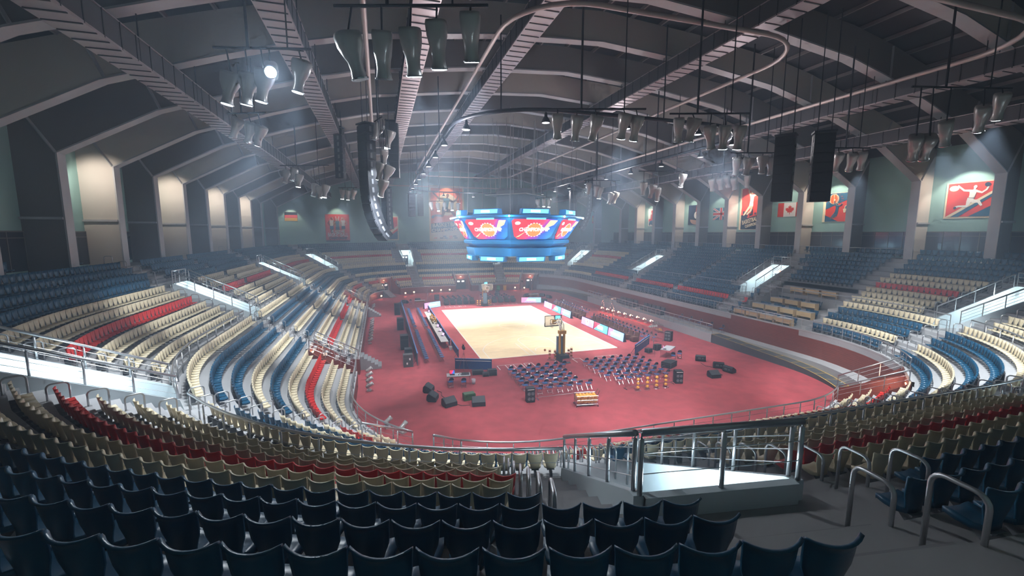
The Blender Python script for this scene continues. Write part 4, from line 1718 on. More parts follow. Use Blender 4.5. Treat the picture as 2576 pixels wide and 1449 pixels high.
def rag(x0, z0, x1, z1, n=9, j=.12):
    r = random.Random(int(x0 * 100) + n)
    p = []
    for i in range(n):
        p.append((x0 + (x1 - x0) * i / n, z0 + r.uniform(-j, j)))
    for i in range(n):
        p.append((x1 + r.uniform(-j, j), z0 + (z1 - z0) * i / n))
    for i in range(n):
        p.append((x1 - (x1 - x0) * i / n, z1 + r.uniform(-j, j)))
    for i in range(n):
        p.append((x0 + r.uniform(-j, j), z1 - (z1 - z0) * i / n))
    return p


YW = YF - .04
g = poster('wall_poster', 'huge red and cream basketball poster with flying player on the far wall', 'poster', (-.35, YW, 16.95), 0, 8.7, 13.5, P_C)
flat(g, 'red_field', P_O, rag(-3.9, -3.2, 3.9, 6.2), 1)
flat(g, 'pale_disc', P_C, disc(2.7, 0, 2.2, 28), 2)
figure(g, 3.3, -.1, 1.5, P_S, P_J, P_N, (.86, 1.06, P_RD, .17), 0, 3)
flat(g, 'dark_banner', P_N, [(-3.9, -4.7), (3.9, -3.9), (3.9, -1.6), (-3.9, -2.5)], 3)
ptext(g, 'BASKETBALL', 1.35, P_C, 0, -2.75, .07, .95)
ptext(g, 'CHAMPIONSHIP', 1.15, P_C, 0, -3.95, .07, .92)
for i, (sx_, sz_) in enumerate(((-2.9, -6.0), (-1.4, -6.0), (-.3, -6.0), (.9, -6.0), (2.2, -6.0), (-.6, -5.6), (.9, -5.6), (1.9, -5.55))):
    flat(g, 'small_logo', (P_O, P_N, P_B)[i % 3], rc(sx_ - .4, sz_ - .1, sx_ + .4, sz_ + .1), 3)
g = poster('wall_poster', 'red team poster with three basketball players, far wall left', 'poster', (-25.75, YW, 13.3), 0, 5.2, 6.3, P_R)
for i in range(12):
    a = PI * i / 11
    flat(g, 'ray', P_W, [(.4 * math.cos(a), .2), (2.5 * math.cos(a - .03), .4 + 2.3 * math.sin(a)), (2.5 * math.cos(a + .03), .4 + 2.3 * math.sin(a))], 1)
for x_, k_ in ((-1.25, P_S), (1.25, P_LS), (0, P_LS)):
    figure(g, 1.9, x_, .55 if x_ else .35, k_, P_W if x_ else P_J, P_B, None, 2, 2 if x_ else 5)
ptext(g, 'BASKETBALL', 1.25, P_W, 0, -1.55, 0, .62, 8)
ptext(g, 'CHAMPIONSHIP', .8, P_N, 0, -2.35, 0, .68, 8)
ptext(g, 'FC ALL STARS', .6, P_W, 0, -.72, 0, .72, 8, .2)
flat(g, 'bottom_band', P_N, rc(-2.6, -3.15, 2.6, -2.8), 2)
g = poster('wall_poster', 'red and cream slam poster partly behind the curved speaker, far wall', 'poster', (-14.6, YW, 13.3), 0, 5.0, 5.7, P_C)
flat(g, 'red_field', P_R, rc(-2.3, -2.6, 2.3, 2.6), 1)
flat(g, 'swoosh', P_C, [(-2.3, -2.6), (2.3, .6), (2.3, 0), (-1.0, -2.6)], 2)
flat(g, 'dark_corner', P_B, [(-.6, -2.6), (2.3, -.6), (2.3, -2.6)], 3)
figure(g, 1.6, 0, .6, P_S, P_W, P_W, (-.36, 1.38, P_N, .16), 1, 4)
# flags
for nm, c, w, h, bands in (('German', (-35.4, YW, 15.85), 2.6, 2.0, (P_K, P_R, P_Y)),):
    g = poster('wall_flag', 'black, red and gold striped flag on the far wall at left', 'flag', c, 0, w, h, P_R)
    flat(g, 'black_band', P_K, rc(-w / 2, h / 6, w / 2, h / 2), 1)
    flat(g, 'gold_band', P_Y, rc(-w / 2, -h / 2, w / 2, -h / 6), 1)
XWp = XWR - .04
RZ = -PI / 2
g = poster('wall_flag', 'red and yellow striped flag high at the far right behind the curved speaker', 'flag', (XWp - .0, 46.2, 15.6), RZ, 3.0, 1.9, P_R)
flat(g, 'yellow_band', P_Y, rc(-1.5, -.47, 1.5, .47), 1)
g = poster('wall_poster', 'square red poster of leaping player, nearest on the right wall', 'poster', (XWp, -26.85, 15.25), RZ, 3.5, 3.35, P_C)
flat(g, 'red_field', P_R, rc(-1.6, -1.52, 1.6, 1.6), 1)
flat(g, 'pale_stripe', P_C, [(-1.6, -1.52), (1.6, .75), (1.6, .35), (-.9, -1.52)], 2)
flat(g, 'blue_stripe', P_B, [(-1.2, -1.52), (1.6, .5), (1.6, .25), (-.6, -1.52)], 3)
flat(g, 'blue_corner', P_B, [(.1, -1.52), (1.6, -.6), (1.6, -1.52)], 3)
figure(g, 1.15, .25, .15, P_W, P_W, P_W, (.84, 1.02, P_N, .17), 0, 4)
flat(g, 'emblem', P_C, disc(.26, -1.15, 1.15, 14, 1.4), 2)
g = poster('wall_poster', 'navy and red poster with big ball above a player and hoop, right wall', 'poster', (XWp, -14.7, 15.25), RZ, 3.3, 3.45, P_C)
flat(g, 'red_field', P_R, rc(-1.3, -1.68, 1.62, 1.68), 1)
flat(g, 'navy_field', P_B, [(-1.3, -.2), (1.62, 1.0), (1.62, 1.68), (-1.3, 1.68)], 2)
flat(g, 'navy_corner', P_B, [(-1.3, -1.68), (.3, -1.68), (-1.3, -.9)], 2)
for i in range(14):
    a = 2 * PI * i / 14
    flat(g, 'ray', P_R, [(-.35 + .75 * math.cos(a), 1.0 + .62 * math.sin(a)), (-.35 + 1.1 * math.cos(a - .05), 1.0 + .66 * math.sin(a - .05)), (-.35 + 1.1 * math.cos(a + .05), 1.0 + .66 * math.sin(a + .05))], 3)
flat(g, 'big_ball', P_C, disc(.6, -.35, 1.0, 24), 4)
flat(g, 'ball_fill', P_O, disc(.53, -.35, 1.0, 24), 5)
for q in (-.3, 0, .3):
    flat(g, 'ball_seam', P_C, limb([(-.35 + q, .5), (-.35 + q * 1.6, 1.0), (-.35 + q, 1.5)], [.025, .025, .025]), 6)
figure(g, .95, .1, -.35, P_C, P_C, P_C, None, 1, 3)
figure(g, .88, .1, -.35, P_B, P_B, P_B, (-.40, 1.42, P_C, .13), 1, 6)
flat(g, 'hoop_board', P_C, [(.95, .1), (1.6, .5), (1.6, -.25), (.95, -.3)], 3)
flat(g, 'hoop_board_fill', P_B, [(1.05, .05), (1.55, .35), (1.55, -.15), (1.05, -.2)], 4)
flat(g, 'net', P_C, [(.8, -.2), (1.2, -.2), (1.1, -.65), (.9, -.65)], 5)
g = poster('wall_flag', 'red and white flag with a red maple leaf on the right wall', 'flag', (XWp, -8.5, 15.3), RZ, 3.6, 1.85, P_W)
flat(g, 'red_band', P_R, rc(-1.8, -.925, -.9, .925), 1)
flat(g, 'red_band', P_R, rc(.9, -.925, 1.8, .925), 1)
leaf = [(0, .62), (.1, .40), (.24, .47), (.17, .12), (.36, .30), (.41, .20), (.62, .24), (.55, .06), (.64, 0), (.30, -.28), (.35, -.40), (.04, -.35), (.04, -.62)]
flat(g, 'maple_leaf', P_R, leaf + [(-x, z) for x, z in leaf[::-1][:-1]], 1)
g = poster('wall_poster', 'tall red poster of dunking player over a dark skyline, right wall', 'poster', (XWp, -2.1, 15.75), RZ, 4.0, 6.2, P_C)
flat(g, 'red_field', P_R, rag(-1.65, -2.9, 1.9, 3.0, 9, .06), 1)
sk = [(-1.65, -3.0)]
for i, h_ in enumerate((.1, .7, .2, .5, -.1, .3, .9, .1, .4, 0, .6, .1)):
    sk += [(-1.65 + .3 * i, -1.0 + h_), (-1.65 + .3 * (i + 1), -1.0 + h_)]
flat(g, 'dark_skyline', P_N, sk + [(1.95, -3.0)], 2)
figure(g, 1.75, .15, .9, P_C, P_W, P_W, (-.38, 1.4, P_N, .15), 1, 3)
ptext(g, 'BASKETBALL', .85, P_C, .1, -1.75, .22, .62, 7)
ptext(g, 'CHAMPIONS', .6, P_C, .3, -2.4, .22, .62, 7)
ptext(g, 'MELBOURNE', .3, P_R, .3, -1.1, .22, .9, 7)
g = poster('wall_flag', 'British union flag in blue, white and red on the right wall', 'flag', (XWp, 3.6, 15.25), RZ, 3.5, 1.9, P_B)
for s_ in (1, -1):
    flat(g, 'white_diagonal', P_W, [(-1.75, s_ * .95), (-1.45, s_ * .95), (1.75, -s_ * .75), (1.75, -s_ * .95), (1.45, -s_ * .95), (-1.75, s_ * .75)][::1], 1)
    flat(g, 'red_diagonal', P_R, [(-1.75, s_ * .95), (-1.6, s_ * .95), (1.75, -s_ * .9), (1.75, -s_ * .95), (1.6, -s_ * .95), (-1.75, s_ * .88)], 2)
flat(g, 'white_cross', P_W, rc(-1.75, -.30, 1.75, .30), 3)
flat(g, 'white_cross', P_W, rc(-.32, -.95, .32, .95), 3)
flat(g, 'red_cross', P_R, rc(-1.75, -.18, 1.75, .18), 4)
flat(g, 'red_cross', P_R, rc(-.2, -.95, .2, .95), 4)
g = poster('wall_poster', 'dark poster with a white and red ball on a lit table, right wall', 'poster', (XWp, 9.6, 15.3), RZ, 3.5, 3.4, P_N)
flat(g, 'red_glow', P_RD, [(0, -.4), (1.7, -.4), (1.7, 1.65), (.2, 1.65)], 1)
flat(g, 'table', P_LS, disc(.9, .2, -.75, 20, 1.6)[10:] + [], 2)
flat(g, 'ball', P_W, disc(.62, .35, -.05, 20), 3)
flat(g, 'ball_patch', P_R, disc(.3, .55, .2, 12), 4)
g = poster('wall_poster', 'cream poster with red and blue paint splashes, farthest on the right wall', 'poster', (XWp, 21.7, 15.3), RZ, 3.2, 3.5, P_W)
flat(g, 'red_splash', P_R, rag(-.6, -.3, 1.2, 1.4, 7, .2), 1)
flat(g, 'blue_splash', P_B, rag(-1.2, -1.5, 1.4, -.7, 7, .18), 1)
flat(g, 'red_band', P_R, [(-1.4, -.8), (1.5, -.2), (1.5, .15), (-1.4, -.35)], 2)

# ---------------------------------------------------------------- folding chairs
FC = thing('folding_chair', '', 'chair', (0, 0, 0), 0, 'blue folding chairs')
fr = MB().use(CHROME)
for s in (-.2, .2):
    fr.tube([(s, -.22, .01), (s * .98, .16, .46), (s * .93, .26, .66), (s * .9, .30, .78), (s * .5, .315, .86), (0, .32, .875)], .013, 5)
    fr.tube([(s * .92, .28, .01), (s * .92, -.12, .44)], .013, 5)
fr.tube([(-.19, -.15, .09), (.19, -.15, .09)], .009, 4).tube([(-.185, .2, .10), (.185, .2, .10)], .009, 4)
fr.build('frame', parent=FC)
b = MB().use(CHBLUE)
b.prism([(-.2, -.19), (.2, -.19), (.19, .19), (-.19, .19)], .43, .46, axis='z')
b.build('seat', parent=FC)
b = MB().use(CHDARK)
bp = [(-.2, .64), (.2, .64), (.19, .74), (.13, .83), (.06, .865), (-.06, .865), (-.13, .83), (-.19, .74)]
b.add([(x, .27 + (z - .64) * .2, z) for x, z in bp] + [(x, .295 + (z - .64) * .2, z) for x, z in bp], [tuple(range(8)), tuple(range(15, 7, -1))] + [(i, i + 8, (i + 1) % 8 + 8, (i + 1) % 8) for i in range(8)])
b.build('backrest', parent=FC)
_first = [True]
NCH = [0]


def chair(x, y, rz, lab, grp_, z=0.):
    o = FC if _first[0] else copytree(FC)
    _first[0] = False
    o.location = (x, y, z)
    o.rotation_euler = (0, 0, rz)
    o['label'] = lab
    o['group'] = grp_
    NCH[0] += 1
    return o


for r in range(6):
    for c in range(6 if r else 7):
        x, y = -6.0 + .83 * c + (.0 if r < 4 else .0), -18.8 - 1.0 * r
        if r == 5:
            x += .8
        chair(x, y, PI, 'blue folding chair, %s from left in row %s of left block before the court' % (ordn(c + 1), NUMW[r + 1]), 'folding chairs in the near left block')
for r in range(6):
    for c in range(7 if r != 5 else 6):
        x, y = 1.3 + .88 * c + (.6 if r == 5 else 0), -18.6 - 1.0 * r
        chair(x, y, PI, 'blue folding chair, %s from left in row %s of right block before the court' % (ordn(c + 1), NUMW[r + 1]), 'folding chairs in the near right block')
for r, x0 in enumerate((-12.6, -11.15)):
    for c in range(42):
        y = -13.2 + .68 * c
        if r == 0 and 2.2 < y < 3.0 or abs(y) < .6:
            continue
        chair(x0, y, -PI / 2 + PI if False else PI / 2, 'blue folding chair, %s from the near end of the %s row left of court' % (ordn(c + 1), 'outer' if r == 0 else 'inner'), 'folding chairs left of the court')
for r, x0 in enumerate((11.9, 12.9)):
    for c in range(32):
        y = -12.6 + .86 * c
        if 1.0 < y < 3.4:
            continue
        chair(x0, y, -PI / 2, 'blue folding chair, %s from the near end of the %s row right of court' % (ordn(c + 1), 'inner' if r == 0 else 'outer'), 'folding chairs right of the court')
for r in range(3):
    for c in range(6):
        chair(-6.0 + .95 * c, 20.6 + 1.5 * r, 0, 'far blue folding chair, %s from left in row %s, left far block' % (ordn(c + 1), NUMW[r + 1]), 'folding chairs behind the far hoop, left')
        chair(1.2 + .9 * c, 20.6 + 1.5 * r, 0, 'far blue folding chair, %s from left in row %s, right far block' % (ordn(c + 1), NUMW[r + 1]), 'folding chairs behind the far hoop, right')
for k in range(5):
    t = TOT + tR(-14.6 + 1.75 * k)
    x, y, nx, ny = pos(t, 13.6)
    chair(x, y, -PI / 2, 'blue folding chair on the grey side platform, %s from the near end' % ordn(k + 1), 'folding chairs on the side platform', .955)
for k in range(5):
    x, y, nx, ny = pos(tR(16.0 - 1.3 * k), 13.6)
    chair(x, y, -PI / 2, 'blue folding chair at the far end of side platform, %s from far' % ordn(k + 1), 'far folding chairs on the side platform', .955)
chair(-11.45, -20.35, PI + .1, 'blue folding chair at the near left desk, left of two', 'chairs at the near left desk')
chair(-10.45, -20.65, PI - .1, 'blue folding chair at the near left desk, right of two', 'chairs at the near left desk')
chair(10.3, -19.4, 2.4, 'blue folding chair at the near right desk, nearer one', 'chairs at the near right desk')
chair(11.3, -19.0, 2.6, 'blue folding chair at the near right desk, farther one', 'chairs at the near right desk')
chair(-11.8, 21.0, 0, 'blue folding chair at the far left desk', 'chairs at the far left desk')

# armchairs --------------------------------------------------------------
def armchair(m, nm='armchair'):
    a = thing(nm, '', 'armchair', (0, 0, 0), 0, 'armchairs')
    MB().use(m).box((0, -.02, .27), (.82, .78, .3)).build('seat_base', parent=a)
    MB().use(m).box((0, -.08, .47), (.54, .6, .14), taper=.93).build('seat_cushion', parent=a)
    MB().use(m).prism([(.22, .42), (.42, .42), (.50, 1.0), (.34, 1.03)], -.36, .36, axis='x').build('backrest', parent=a)
    for s in (-1, 1):
        MB().use(m).box((s * .36, -.04, .42), (.14, .76, .36), taper=.9).build('armrest', parent=a)
    MB().use(BLACK).box((0, 0, .06), (.7, .66, .1)).build('plinth', parent=a)
    return a


A1 = armchair(LEATH)
A2 = armchair(LEATHB)
u1 = u2 = True
for side, x0 in (('left', -6.0), ('right', 1.3)):
    for c in range(5):
        o = A1 if u1 else copytree(A1)
        u1 = False
        o.location = (x0 + (1.12 if side == 'left' else 1.15) * c, 18.9, 0)
        o['label'] = 'dark grey armchair beyond the far hoop, %s from left in the %s five' % (ordn(c + 1), side)
        o['group'] = 'grey armchairs behind the far hoop'
for c in range(20):
    y = -12.0 + (1.13 * c if c < 10 else 1.13 * c + 1.9)
    o = A2 if u2 else copytree(A2)
    u2 = False
    o.location = (10.75, y, 0)
    o.rotation_euler = (0, 0, -PI / 2)
    o['label'] = 'brown armchair courtside on the right, %s from the near end' % ordn(c + 1)
    o['group'] = 'brown armchairs right of the court'
for c in range(10):
    t = tR(-3.6 + 1.0 * c + (1.6 if c > 4 else 0))
    x, y, nx, ny = pos(t, 13.55)
    o = copytree(A1)
    o.location = (x, y, .955)
    o.rotation_euler = (0, 0, -PI / 2)
    o['label'] = 'grey armchair on the side platform, %s from the near end' % ordn(c + 1)
    o['group'] = 'grey armchairs on the side platform'

# press desks --------------------------------------------------------------
DK = thing('press_desk', '', 'desk', (0, 0, 0), 0, 'press desks')
MB().use(mat('desk_top', (.48, .48, .49), .5)).box((0, 0, .74), (1.55, .62, .03)).build('desk_top', parent=DK)
MB().use(WOOD).box((0, -.29, .5), (1.53, .03, .46)).build('front_panel', parent=DK)
for sx__ in (-.74, .74):
    MB().use(WOOD).box((sx__, 0, .37), (.03, .58, .72)).build('end_panel', parent=DK)
ud = True
di = 0
for (x, z, ys) in ((21.75, 3.1, (-15.9, -17.6, -19.4, -21.3)), (24.05, 3.65, (-16.2, -17.9, -19.7, -21.6)), (26.2, 4.25, (-16.6, -18.4, -20.3)), (28.3, 5.4, (-17.2, -19.0, -20.8))):
    row = {3.1: 'bottom', 3.65: 'second', 4.25: 'third', 5.4: 'top'}[z]
    for j, y in enumerate(ys):
        o = DK if ud else copytree(DK)
        ud = False
        o.location = (x, y, z)
        o.rotation_euler = (0, 0, -PI / 2)
        o['label'] = 'pale wooden press desk, %s from left in the %s row' % (ordn(j + 1), row)
        for m_ in range(3):
            s = link('press_chair', LOM['b'][1], None, (x + .95, y + .45 - .45 * m_, z), -PI / 2)
            tag(s, 'blue seat, %s from left behind press desk %s of the %s row' % (ordn(m_ + 1), NUMW[j + 1], row), 'seat', 'blue seats at the press desks')

# ---------------------------------------------------------------- basketball hoops
def hoop_unit(lab, y, s):
    g = thing('basketball_hoop', lab, 'basketball hoop', (0, y, 0), 0 if s > 0 else PI)
    # local: court lies towards +y
    MB().use(BLACK).box((0, -.5, .33), (1.0, 1.5, .62), taper=.9).build('base', parent=g)
    MB().use(mat('padding_blue', (.10, .19, .30), .55)).box((0, .1, 1.35), (.62, .28, 1.75)).build('front_pad', parent=g)
    b = MB().use(YELP)
    b.box((-.22, -.42, 1.6), (.12, .3, 2.5)).box((.22, -.42, 1.6), (.12, .3, 2.5)).box((0, -.42, 2.75), (.72, .42, .3))
    b.build('mast', parent=g)
    b = MB().use(WHITE)
    for x in (-.12, .12):
        b.tube([(x, -.3, 2.7), (x, .0, 3.3), (x * .9, .6, 3.55), (x * .8, 1.5, 3.25)], .055, 6)
        b.tube([(x * 1.3, -.5, 2.8), (x * 1.3, -.4, 3.5), (x * 1.2, .2, 3.95), (x * 1.0, 1.5, 3.6)], .045, 6)
    b.build('arm', parent=g, smooth=True)
    MB().use(YELP).box((0, 1.55, 3.35), (.34, .3, .34)).build('mount', parent=g)
    MB().use(CLEARB).box((0, 1.8, 3.42), (1.8, .03, 1.05)).build('backboard', parent=g)
    b = MB().use(DSTEEL if s > 0 else WHITE)
    for z in (2.9, 3.94):
        b.box((0, 1.8, z), (1.84, .05, .05))
    for x in (-.9, .9):
        b.box((x, 1.8, 3.42), (.05, .05, 1.08))
    for z in (3.08, 3.53):
        b.box((0, 1.82, z), (.6, .03, .05))
    for x in (-.28, .28):
        b.box((x, 1.82, 3.3), (.05, .03, .48))
    b.build('backboard_frame', parent=g)
    MB().use(BLACK).box((0, 1.8, 2.88), (1.86, .07, .08)).box((-.92, 1.8, 3.05), (.07, .07, .36)).box((.92, 1.8, 3.05), (.07, .07, .36)).build('edge_padding', parent=g)
    rim = [(.225 * math.cos(2 * PI * i / 16), 2.1 + .225 * math.sin(2 * PI * i / 16), 3.05) for i in range(17)]
    MB().use(mat('rim_orange', (.8, .16, .03), .5)).tube(rim, .012, 5, cap=False).build('rim', parent=g)
    b = MB().use(WHITE)
    for i in range(10):
        a0, a1 = 2 * PI * i / 10, 2 * PI * (i + .5) / 10
        for d in (-1, 1):
            b.tube([(.22 * math.cos(a0), 2.1 + .22 * math.sin(a0), 3.05), (.15 * math.cos(a0 + d * .31), 2.1 + .15 * math.sin(a0 + d * .31), 2.85), (.11 * math.cos(a0), 2.1 + .11 * math.sin(a0), 2.62)], .006, 3, cap=False)
    b.build('net', parent=g)
    c = link('shot_clock', MB().use(BLACK).box((0, .72, 3.98), (.6, .12, .42)).mesh('shot_clock'), g)
    MB().use(CYAN).box((0, .65 if False else .785, 3.98), (.52, .02, .34)).box((0, .655, 3.98), (.52, .02, .34)).build('clock_display', parent=c)
    MB().use(CHROME).box((0, -1.55, .04), (.8, .5, .03)).box((0, -1.55, .25), (.8, .03, .4)).build('rear_step', parent=g)
    return g


hoop_unit('near basketball hoop on a wheeled stand with yellow mast, behind near baseline', -15.75, 1)
hoop_unit('far basketball hoop with blue padded stand behind the far baseline', 15.75, -1)
BALLM = MB().use(ORB).sphere((0, 0, 0), .12, 14, 9)
sm = BALLM.mesh('basketball', True)
SEAMM = MB().use(BLACK)
for ax in range(3):
    for q in ([0] if ax < 2 else [0, .6, -.6]):
        pts = []
        for i in range(17):
            a = 2 * PI * i / 16
            r = .1195 * math.cos(q)
            v = (r * math.cos(a), r * math.sin(a), .1195 * math.sin(q))
            pts.append(v if ax == 2 else ((v[0], v[2], v[1]) if ax == 0 else (v[2], v[0], v[1])))
        SEAMM.tube(pts, .003, 3, cap=False)
seam_me = SEAMM.mesh('ball_seam')
sm_o = MB().use(ORANGE).sphere((0, 0, 0), .13, 14, 9).mesh('basketball', True)
bn = 0


def ball(p, me, lab, grp_=None, seams=True):
    o = link('basketball', me, None, p)
    o.rotation_euler = (random.uniform(0, 3), random.uniform(0, 3), 0)
    tag(o, lab, 'basketball', grp_)
    if seams:
        link('ball_seam', seam_me, o)
    return o


ball((-.45, -12.9, .145), sm, 'single brown basketball lying on the court before the near hoop')


def ball_rack(x, y, lab, hoopn, big=False):
    g = thing('ball_rack', lab, 'ball rack', (x, y, 0))
    b = MB().use(CHROME)
    for s in (-.11, .11):
        b.tube([(s, 0, .02), (s, 0, 1.02)], .01, 5)
    b.tube([(-.11, 0, 1.02), (-.06, 0, 1.1), (.06, 0, 1.1), (.11, 0, 1.02)], .01, 5)
    b.tube([(.24 * math.cos(2 * PI * i / 12), .24 * math.sin(2 * PI * i / 12), .015) for i in range(13)], .012, 5, cap=False)
    b.tube([(-.24, 0, .015), (.24, 0, .015)], .01, 4)
    for z in (.17, .49, .81):
        b.tube([(.13 * math.cos(2 * PI * i / 12), .13 * math.sin(2 * PI * i / 12), z) for i in range(13)], .007, 4, cap=False)
    b.build('rack_frame', parent=g)
    return g


for k, x in enumerate((2.4, 3.25, 4.1, 4.95)):
    nm = ordn(k + 1)
    ball_rack(x, -25.4, 'wire ball rack holding three balls, %s from left at the barrier' % nm, 0)
    for j, z in enumerate((.25, .57, .89)):
        ball((x, -25.4, z), sm_o, 'orange basketball, %s on the %s wire rack from left' % (('bottom', 'middle', 'top')[j], nm), 'balls on the wire racks')
for s, sd in ((-1, 'left'), (1, 'right')):
    for yy, hn, fm in ((-16.1, 'near', sm), (16.1, 'far', sm_o)):
        for c in range(2):
            x = s * (.72 + .42 * c)
            yb = yy - .1 + .3 * c
            ball_rack(x, yb, 'wire ball rack %s of the %s hoop base, %s' % (sd, hn, 'inner' if c == 0 else 'outer'), 0)
            for j, z in enumerate((.25, .57, .89)):
                ball((x, yb, z), fm, '%s basketball %s of the %s hoop, %s rack' % (('bottom', 'middle', 'top')[j], sd, hn, 'inner' if c == 0 else 'outer'), 'balls beside the hoops')
# ball carts
def cart(x, y, rz, lab, nb, l=1.55, w=.75, h=.62, z0=.18):
    g = thing('ball_cart', lab, 'ball cart', (x, y, 0), rz)
    b = MB().use(CHROME)
    for sx__ in (-l / 2, l / 2):
        for sy in (-w / 2, w / 2):
            b.tube([(sx__, sy, .08), (sx__, sy, z0 + h)], .016, 5)
    for z in (z0, z0 + h * .5, z0 + h):
        b.tube([(-l / 2, -w / 2, z), (l / 2, -w / 2, z), (l / 2, w / 2, z), (-l / 2, w / 2, z), (-l / 2, -w / 2, z)], .013, 4)
    b.build('cart_frame', parent=g)
    b = MB().use(CHROME)
    for i in range(1, 16):
        x_ = -l / 2 + l * i / 16
        for sy in (-w / 2, w / 2):
            b.tube([(x_, sy, z0), (x_, sy, z0 + h)], .005, 3, cap=False)
        b.tube([(x_, -w / 2, z0), (x_, w / 2, z0)], .005, 3, cap=False)
    for i in range(1, 8):
        for sx__ in (-l / 2, l / 2):
            b.tube([(sx__, -w / 2 + w * i / 8, z0), (sx__, -w / 2 + w * i / 8, z0 + h)], .005, 3, cap=False)
    for i in range(1, 7):
        z = z0 + h * i / 7
        b.tube([(-l / 2, -w / 2, z), (l / 2, -w / 2, z), (l / 2, w / 2, z), (-l / 2, w / 2, z), (-l / 2, -w / 2, z)], .005, 3)
    b.build('wire_basket', parent=g)
    MB().use(mat('olive_metal', (.12, .12, .05), .5)).tube([(l / 2, -w * .3, z0 + h), (l / 2 + .14, -w * .3, z0 + h + .3), (l / 2 + .14, w * .3, z0 + h + .3), (l / 2, w * .3, z0 + h)], .018, 5).build('push_handle', parent=g)
    for sx__ in (-l / 2, l / 2):
        for sy in (-w / 2, w / 2):
            MB().use(BLACK).lathe([(.045, -.015), (.045, .015)], 10, Matrix.Translation((sx__, sy, .048)) @ Matrix.Rotation(PI / 2, 4, 'X')).build('castor', parent=g)
    k = 0
    for lay in range(3):
        for i in range(6):
            for j in range(3):
                if k >= nb:
                    break
                lx = -l / 2 + .15 + (l - .3) * i / 5
                ly = -w / 2 + .15 + (w - .3) * j / 2
                p = Matrix.Rotation(rz, 4, 'Z') @ Vector((lx, ly, 0))
                ball((x + p.x, y + p.y, z0 + .135 + lay * .17 + (.02 if (i + j) % 2 else 0)), sm_o, 'orange basketball, %s along and %s across, layer %s in %s cart' % (ordn(i + 1), ordn(j + 1), NUMW[lay + 1], 'near' if x < 5 else 'far right'),
                     'balls in the wire carts', False)
                k += 1


cart(-2.75, -26.75, -.18, 'wire cart full of orange basketballs in front of the barriers', 54)
cart(16.3, -8.9, 1.4, 'small wire ball cart near the side platform on the right', 18, .9, .6, .8, .1)

# barriers ---------------------------------------------------------------
def barrier(name, lab, x0, y0, x1, y1, h=1.1, m=CHROME, gap=.085):
    dx, dy = x1 - x0, y1 - y0
    l = math.hypot(dx, dy)
    g = thing(name, lab, 'barrier', (x0, y0, 0), math.atan2(dy, dx), 'crowd barriers')
    b = MB().use(m)
    b.tube([(0, 0, .02), (0, 0, h), (l, 0, h), (l, 0, .02)], .022, 6).tube([(0, 0, .14), (l, 0, .14)], .02, 5)
    b.build('barrier_frame', parent=g)
    b = MB().use(m)
    n = int(l / gap)
    for i in range(1, n):
        b.tube([(l * i / n, 0, .14), (l * i / n, 0, h)], .006, 3, cap=False)
    o = b.build('barrier_bars', parent=g)
    o['kind'] = 'stuff'
    b = MB().use(m).box((0, 0, .012), (.08, .5, .02)).box((l, 0, .012), (.08, .5, .02)).build('foot', parent=g)
    return g


barrier('crowd_barrier', 'pale railing barrier behind the near left chair block', -5.7, -24.75, -1.4, -24.75)
barrier('crowd_barrier', 'pale railing barrier behind the near right chair block and ball racks', 1.65, -24.85, 6.0, -24.85)
barrier('crowd_barrier', 'long mesh barrier behind the right chairs, nearer half', 14.1, -12.8, 14.1, -1.4, 1.0, GREYP, .12)
barrier('crowd_barrier', 'long mesh barrier behind the right chairs, farther half', 14.4, 3.2, 14.4, 16.4, 1.0, GREYP, .12)
barrier('crowd_barrier', 'thin barrier behind the far left chairs', -2.9, 31.5, -.2, 31.5, 1.0)

# guitar amp style cabinets, cases, wedges ---------------------------------
def ampcab(lab, x, y, rz, w=.62, h=1.05, d=.5, name='speaker_cabinet', cones=4):
    g = thing(name, lab, 'speaker', (x, y, 0), rz)
    MB().use(BLACK).box((0, 0, h / 2 + .01), (w, d, h)).build('cabinet', parent=g)
    MB().use(DBLK).box((0, -d / 2 - .012, h * .45), (w * .9, .02, h * .78)).build('grille', parent=g)
    for i in range(cones):
        MB().use(GREYP).lathe([(w * .19, 0), (w * .17, .012), (.02, .004)], 14, Matrix.Translation(((-1 if i % 2 else 1) * w * .22, -d / 2 - .025, h * (.26 + .36 * (i // 2)))) @ Matrix.Rotation(PI / 2, 4, 'X')).build('speaker_cone', parent=g)
    MB().use(PAPER).box((0, -d / 2 - .02, h * .92), (w * .8, .02, .035)).build('control_strip', parent=g)
    return g


ampcab('black speaker cabinet left of the near left barrier', -6.35, -24.95, -.1)
ampcab('dark speaker cabinet right of the near right barrier', 6.55, -24.85, -.25)
ampcab('black speaker cabinet beside the far left chair block', -6.9, 24.8, 0, .8, 1.0, .5)
ampcab('black speaker cabinet standing right of the right chairs', 14.6, -13.0, -1.0, .7, 1.1, .7)
ampcab('small black speaker cabinet behind the far right chairs', 4.9, 26.0, 0, .7, 1.2, .5)


def wedge(lab, x, y, rz, sc=1.):
    g = thing('floor_monitor', lab, 'floor monitor', (x, y, 0), rz, 'wedge floor monitors')
    w = .75 * sc
    pr = [(-.26, .01), (.20, .01), (.30, .12), (.27, .40), (.14, .48), (-.24, .24)]
    MB().use(BLACK).prism([(a * sc, c * sc) for a, c in pr], -w / 2, w / 2, axis='x').build('cabinet', parent=g)
    MB().use(mat('grille_grey', (.05, .05, .056), .7, bump=.3, vscale=60)).add([(-w * .46, -.25 * sc, .255 * sc), (w * .46, -.25 * sc, .255 * sc), (w * .46, .13 * sc, .492 * sc), (-w * .46, .13 * sc, .492 * sc)], [(0, 1, 2, 3)]).build('grille', parent=g)
    MB().use(GREYP).box((.1 * sc, .295 * sc, .25 * sc), (.2 * sc, .03, .12 * sc)).box((-.15 * sc, .295 * sc, .25 * sc), (.1 * sc, .03, .1 * sc)).build('socket_panel', parent=g)
    return g


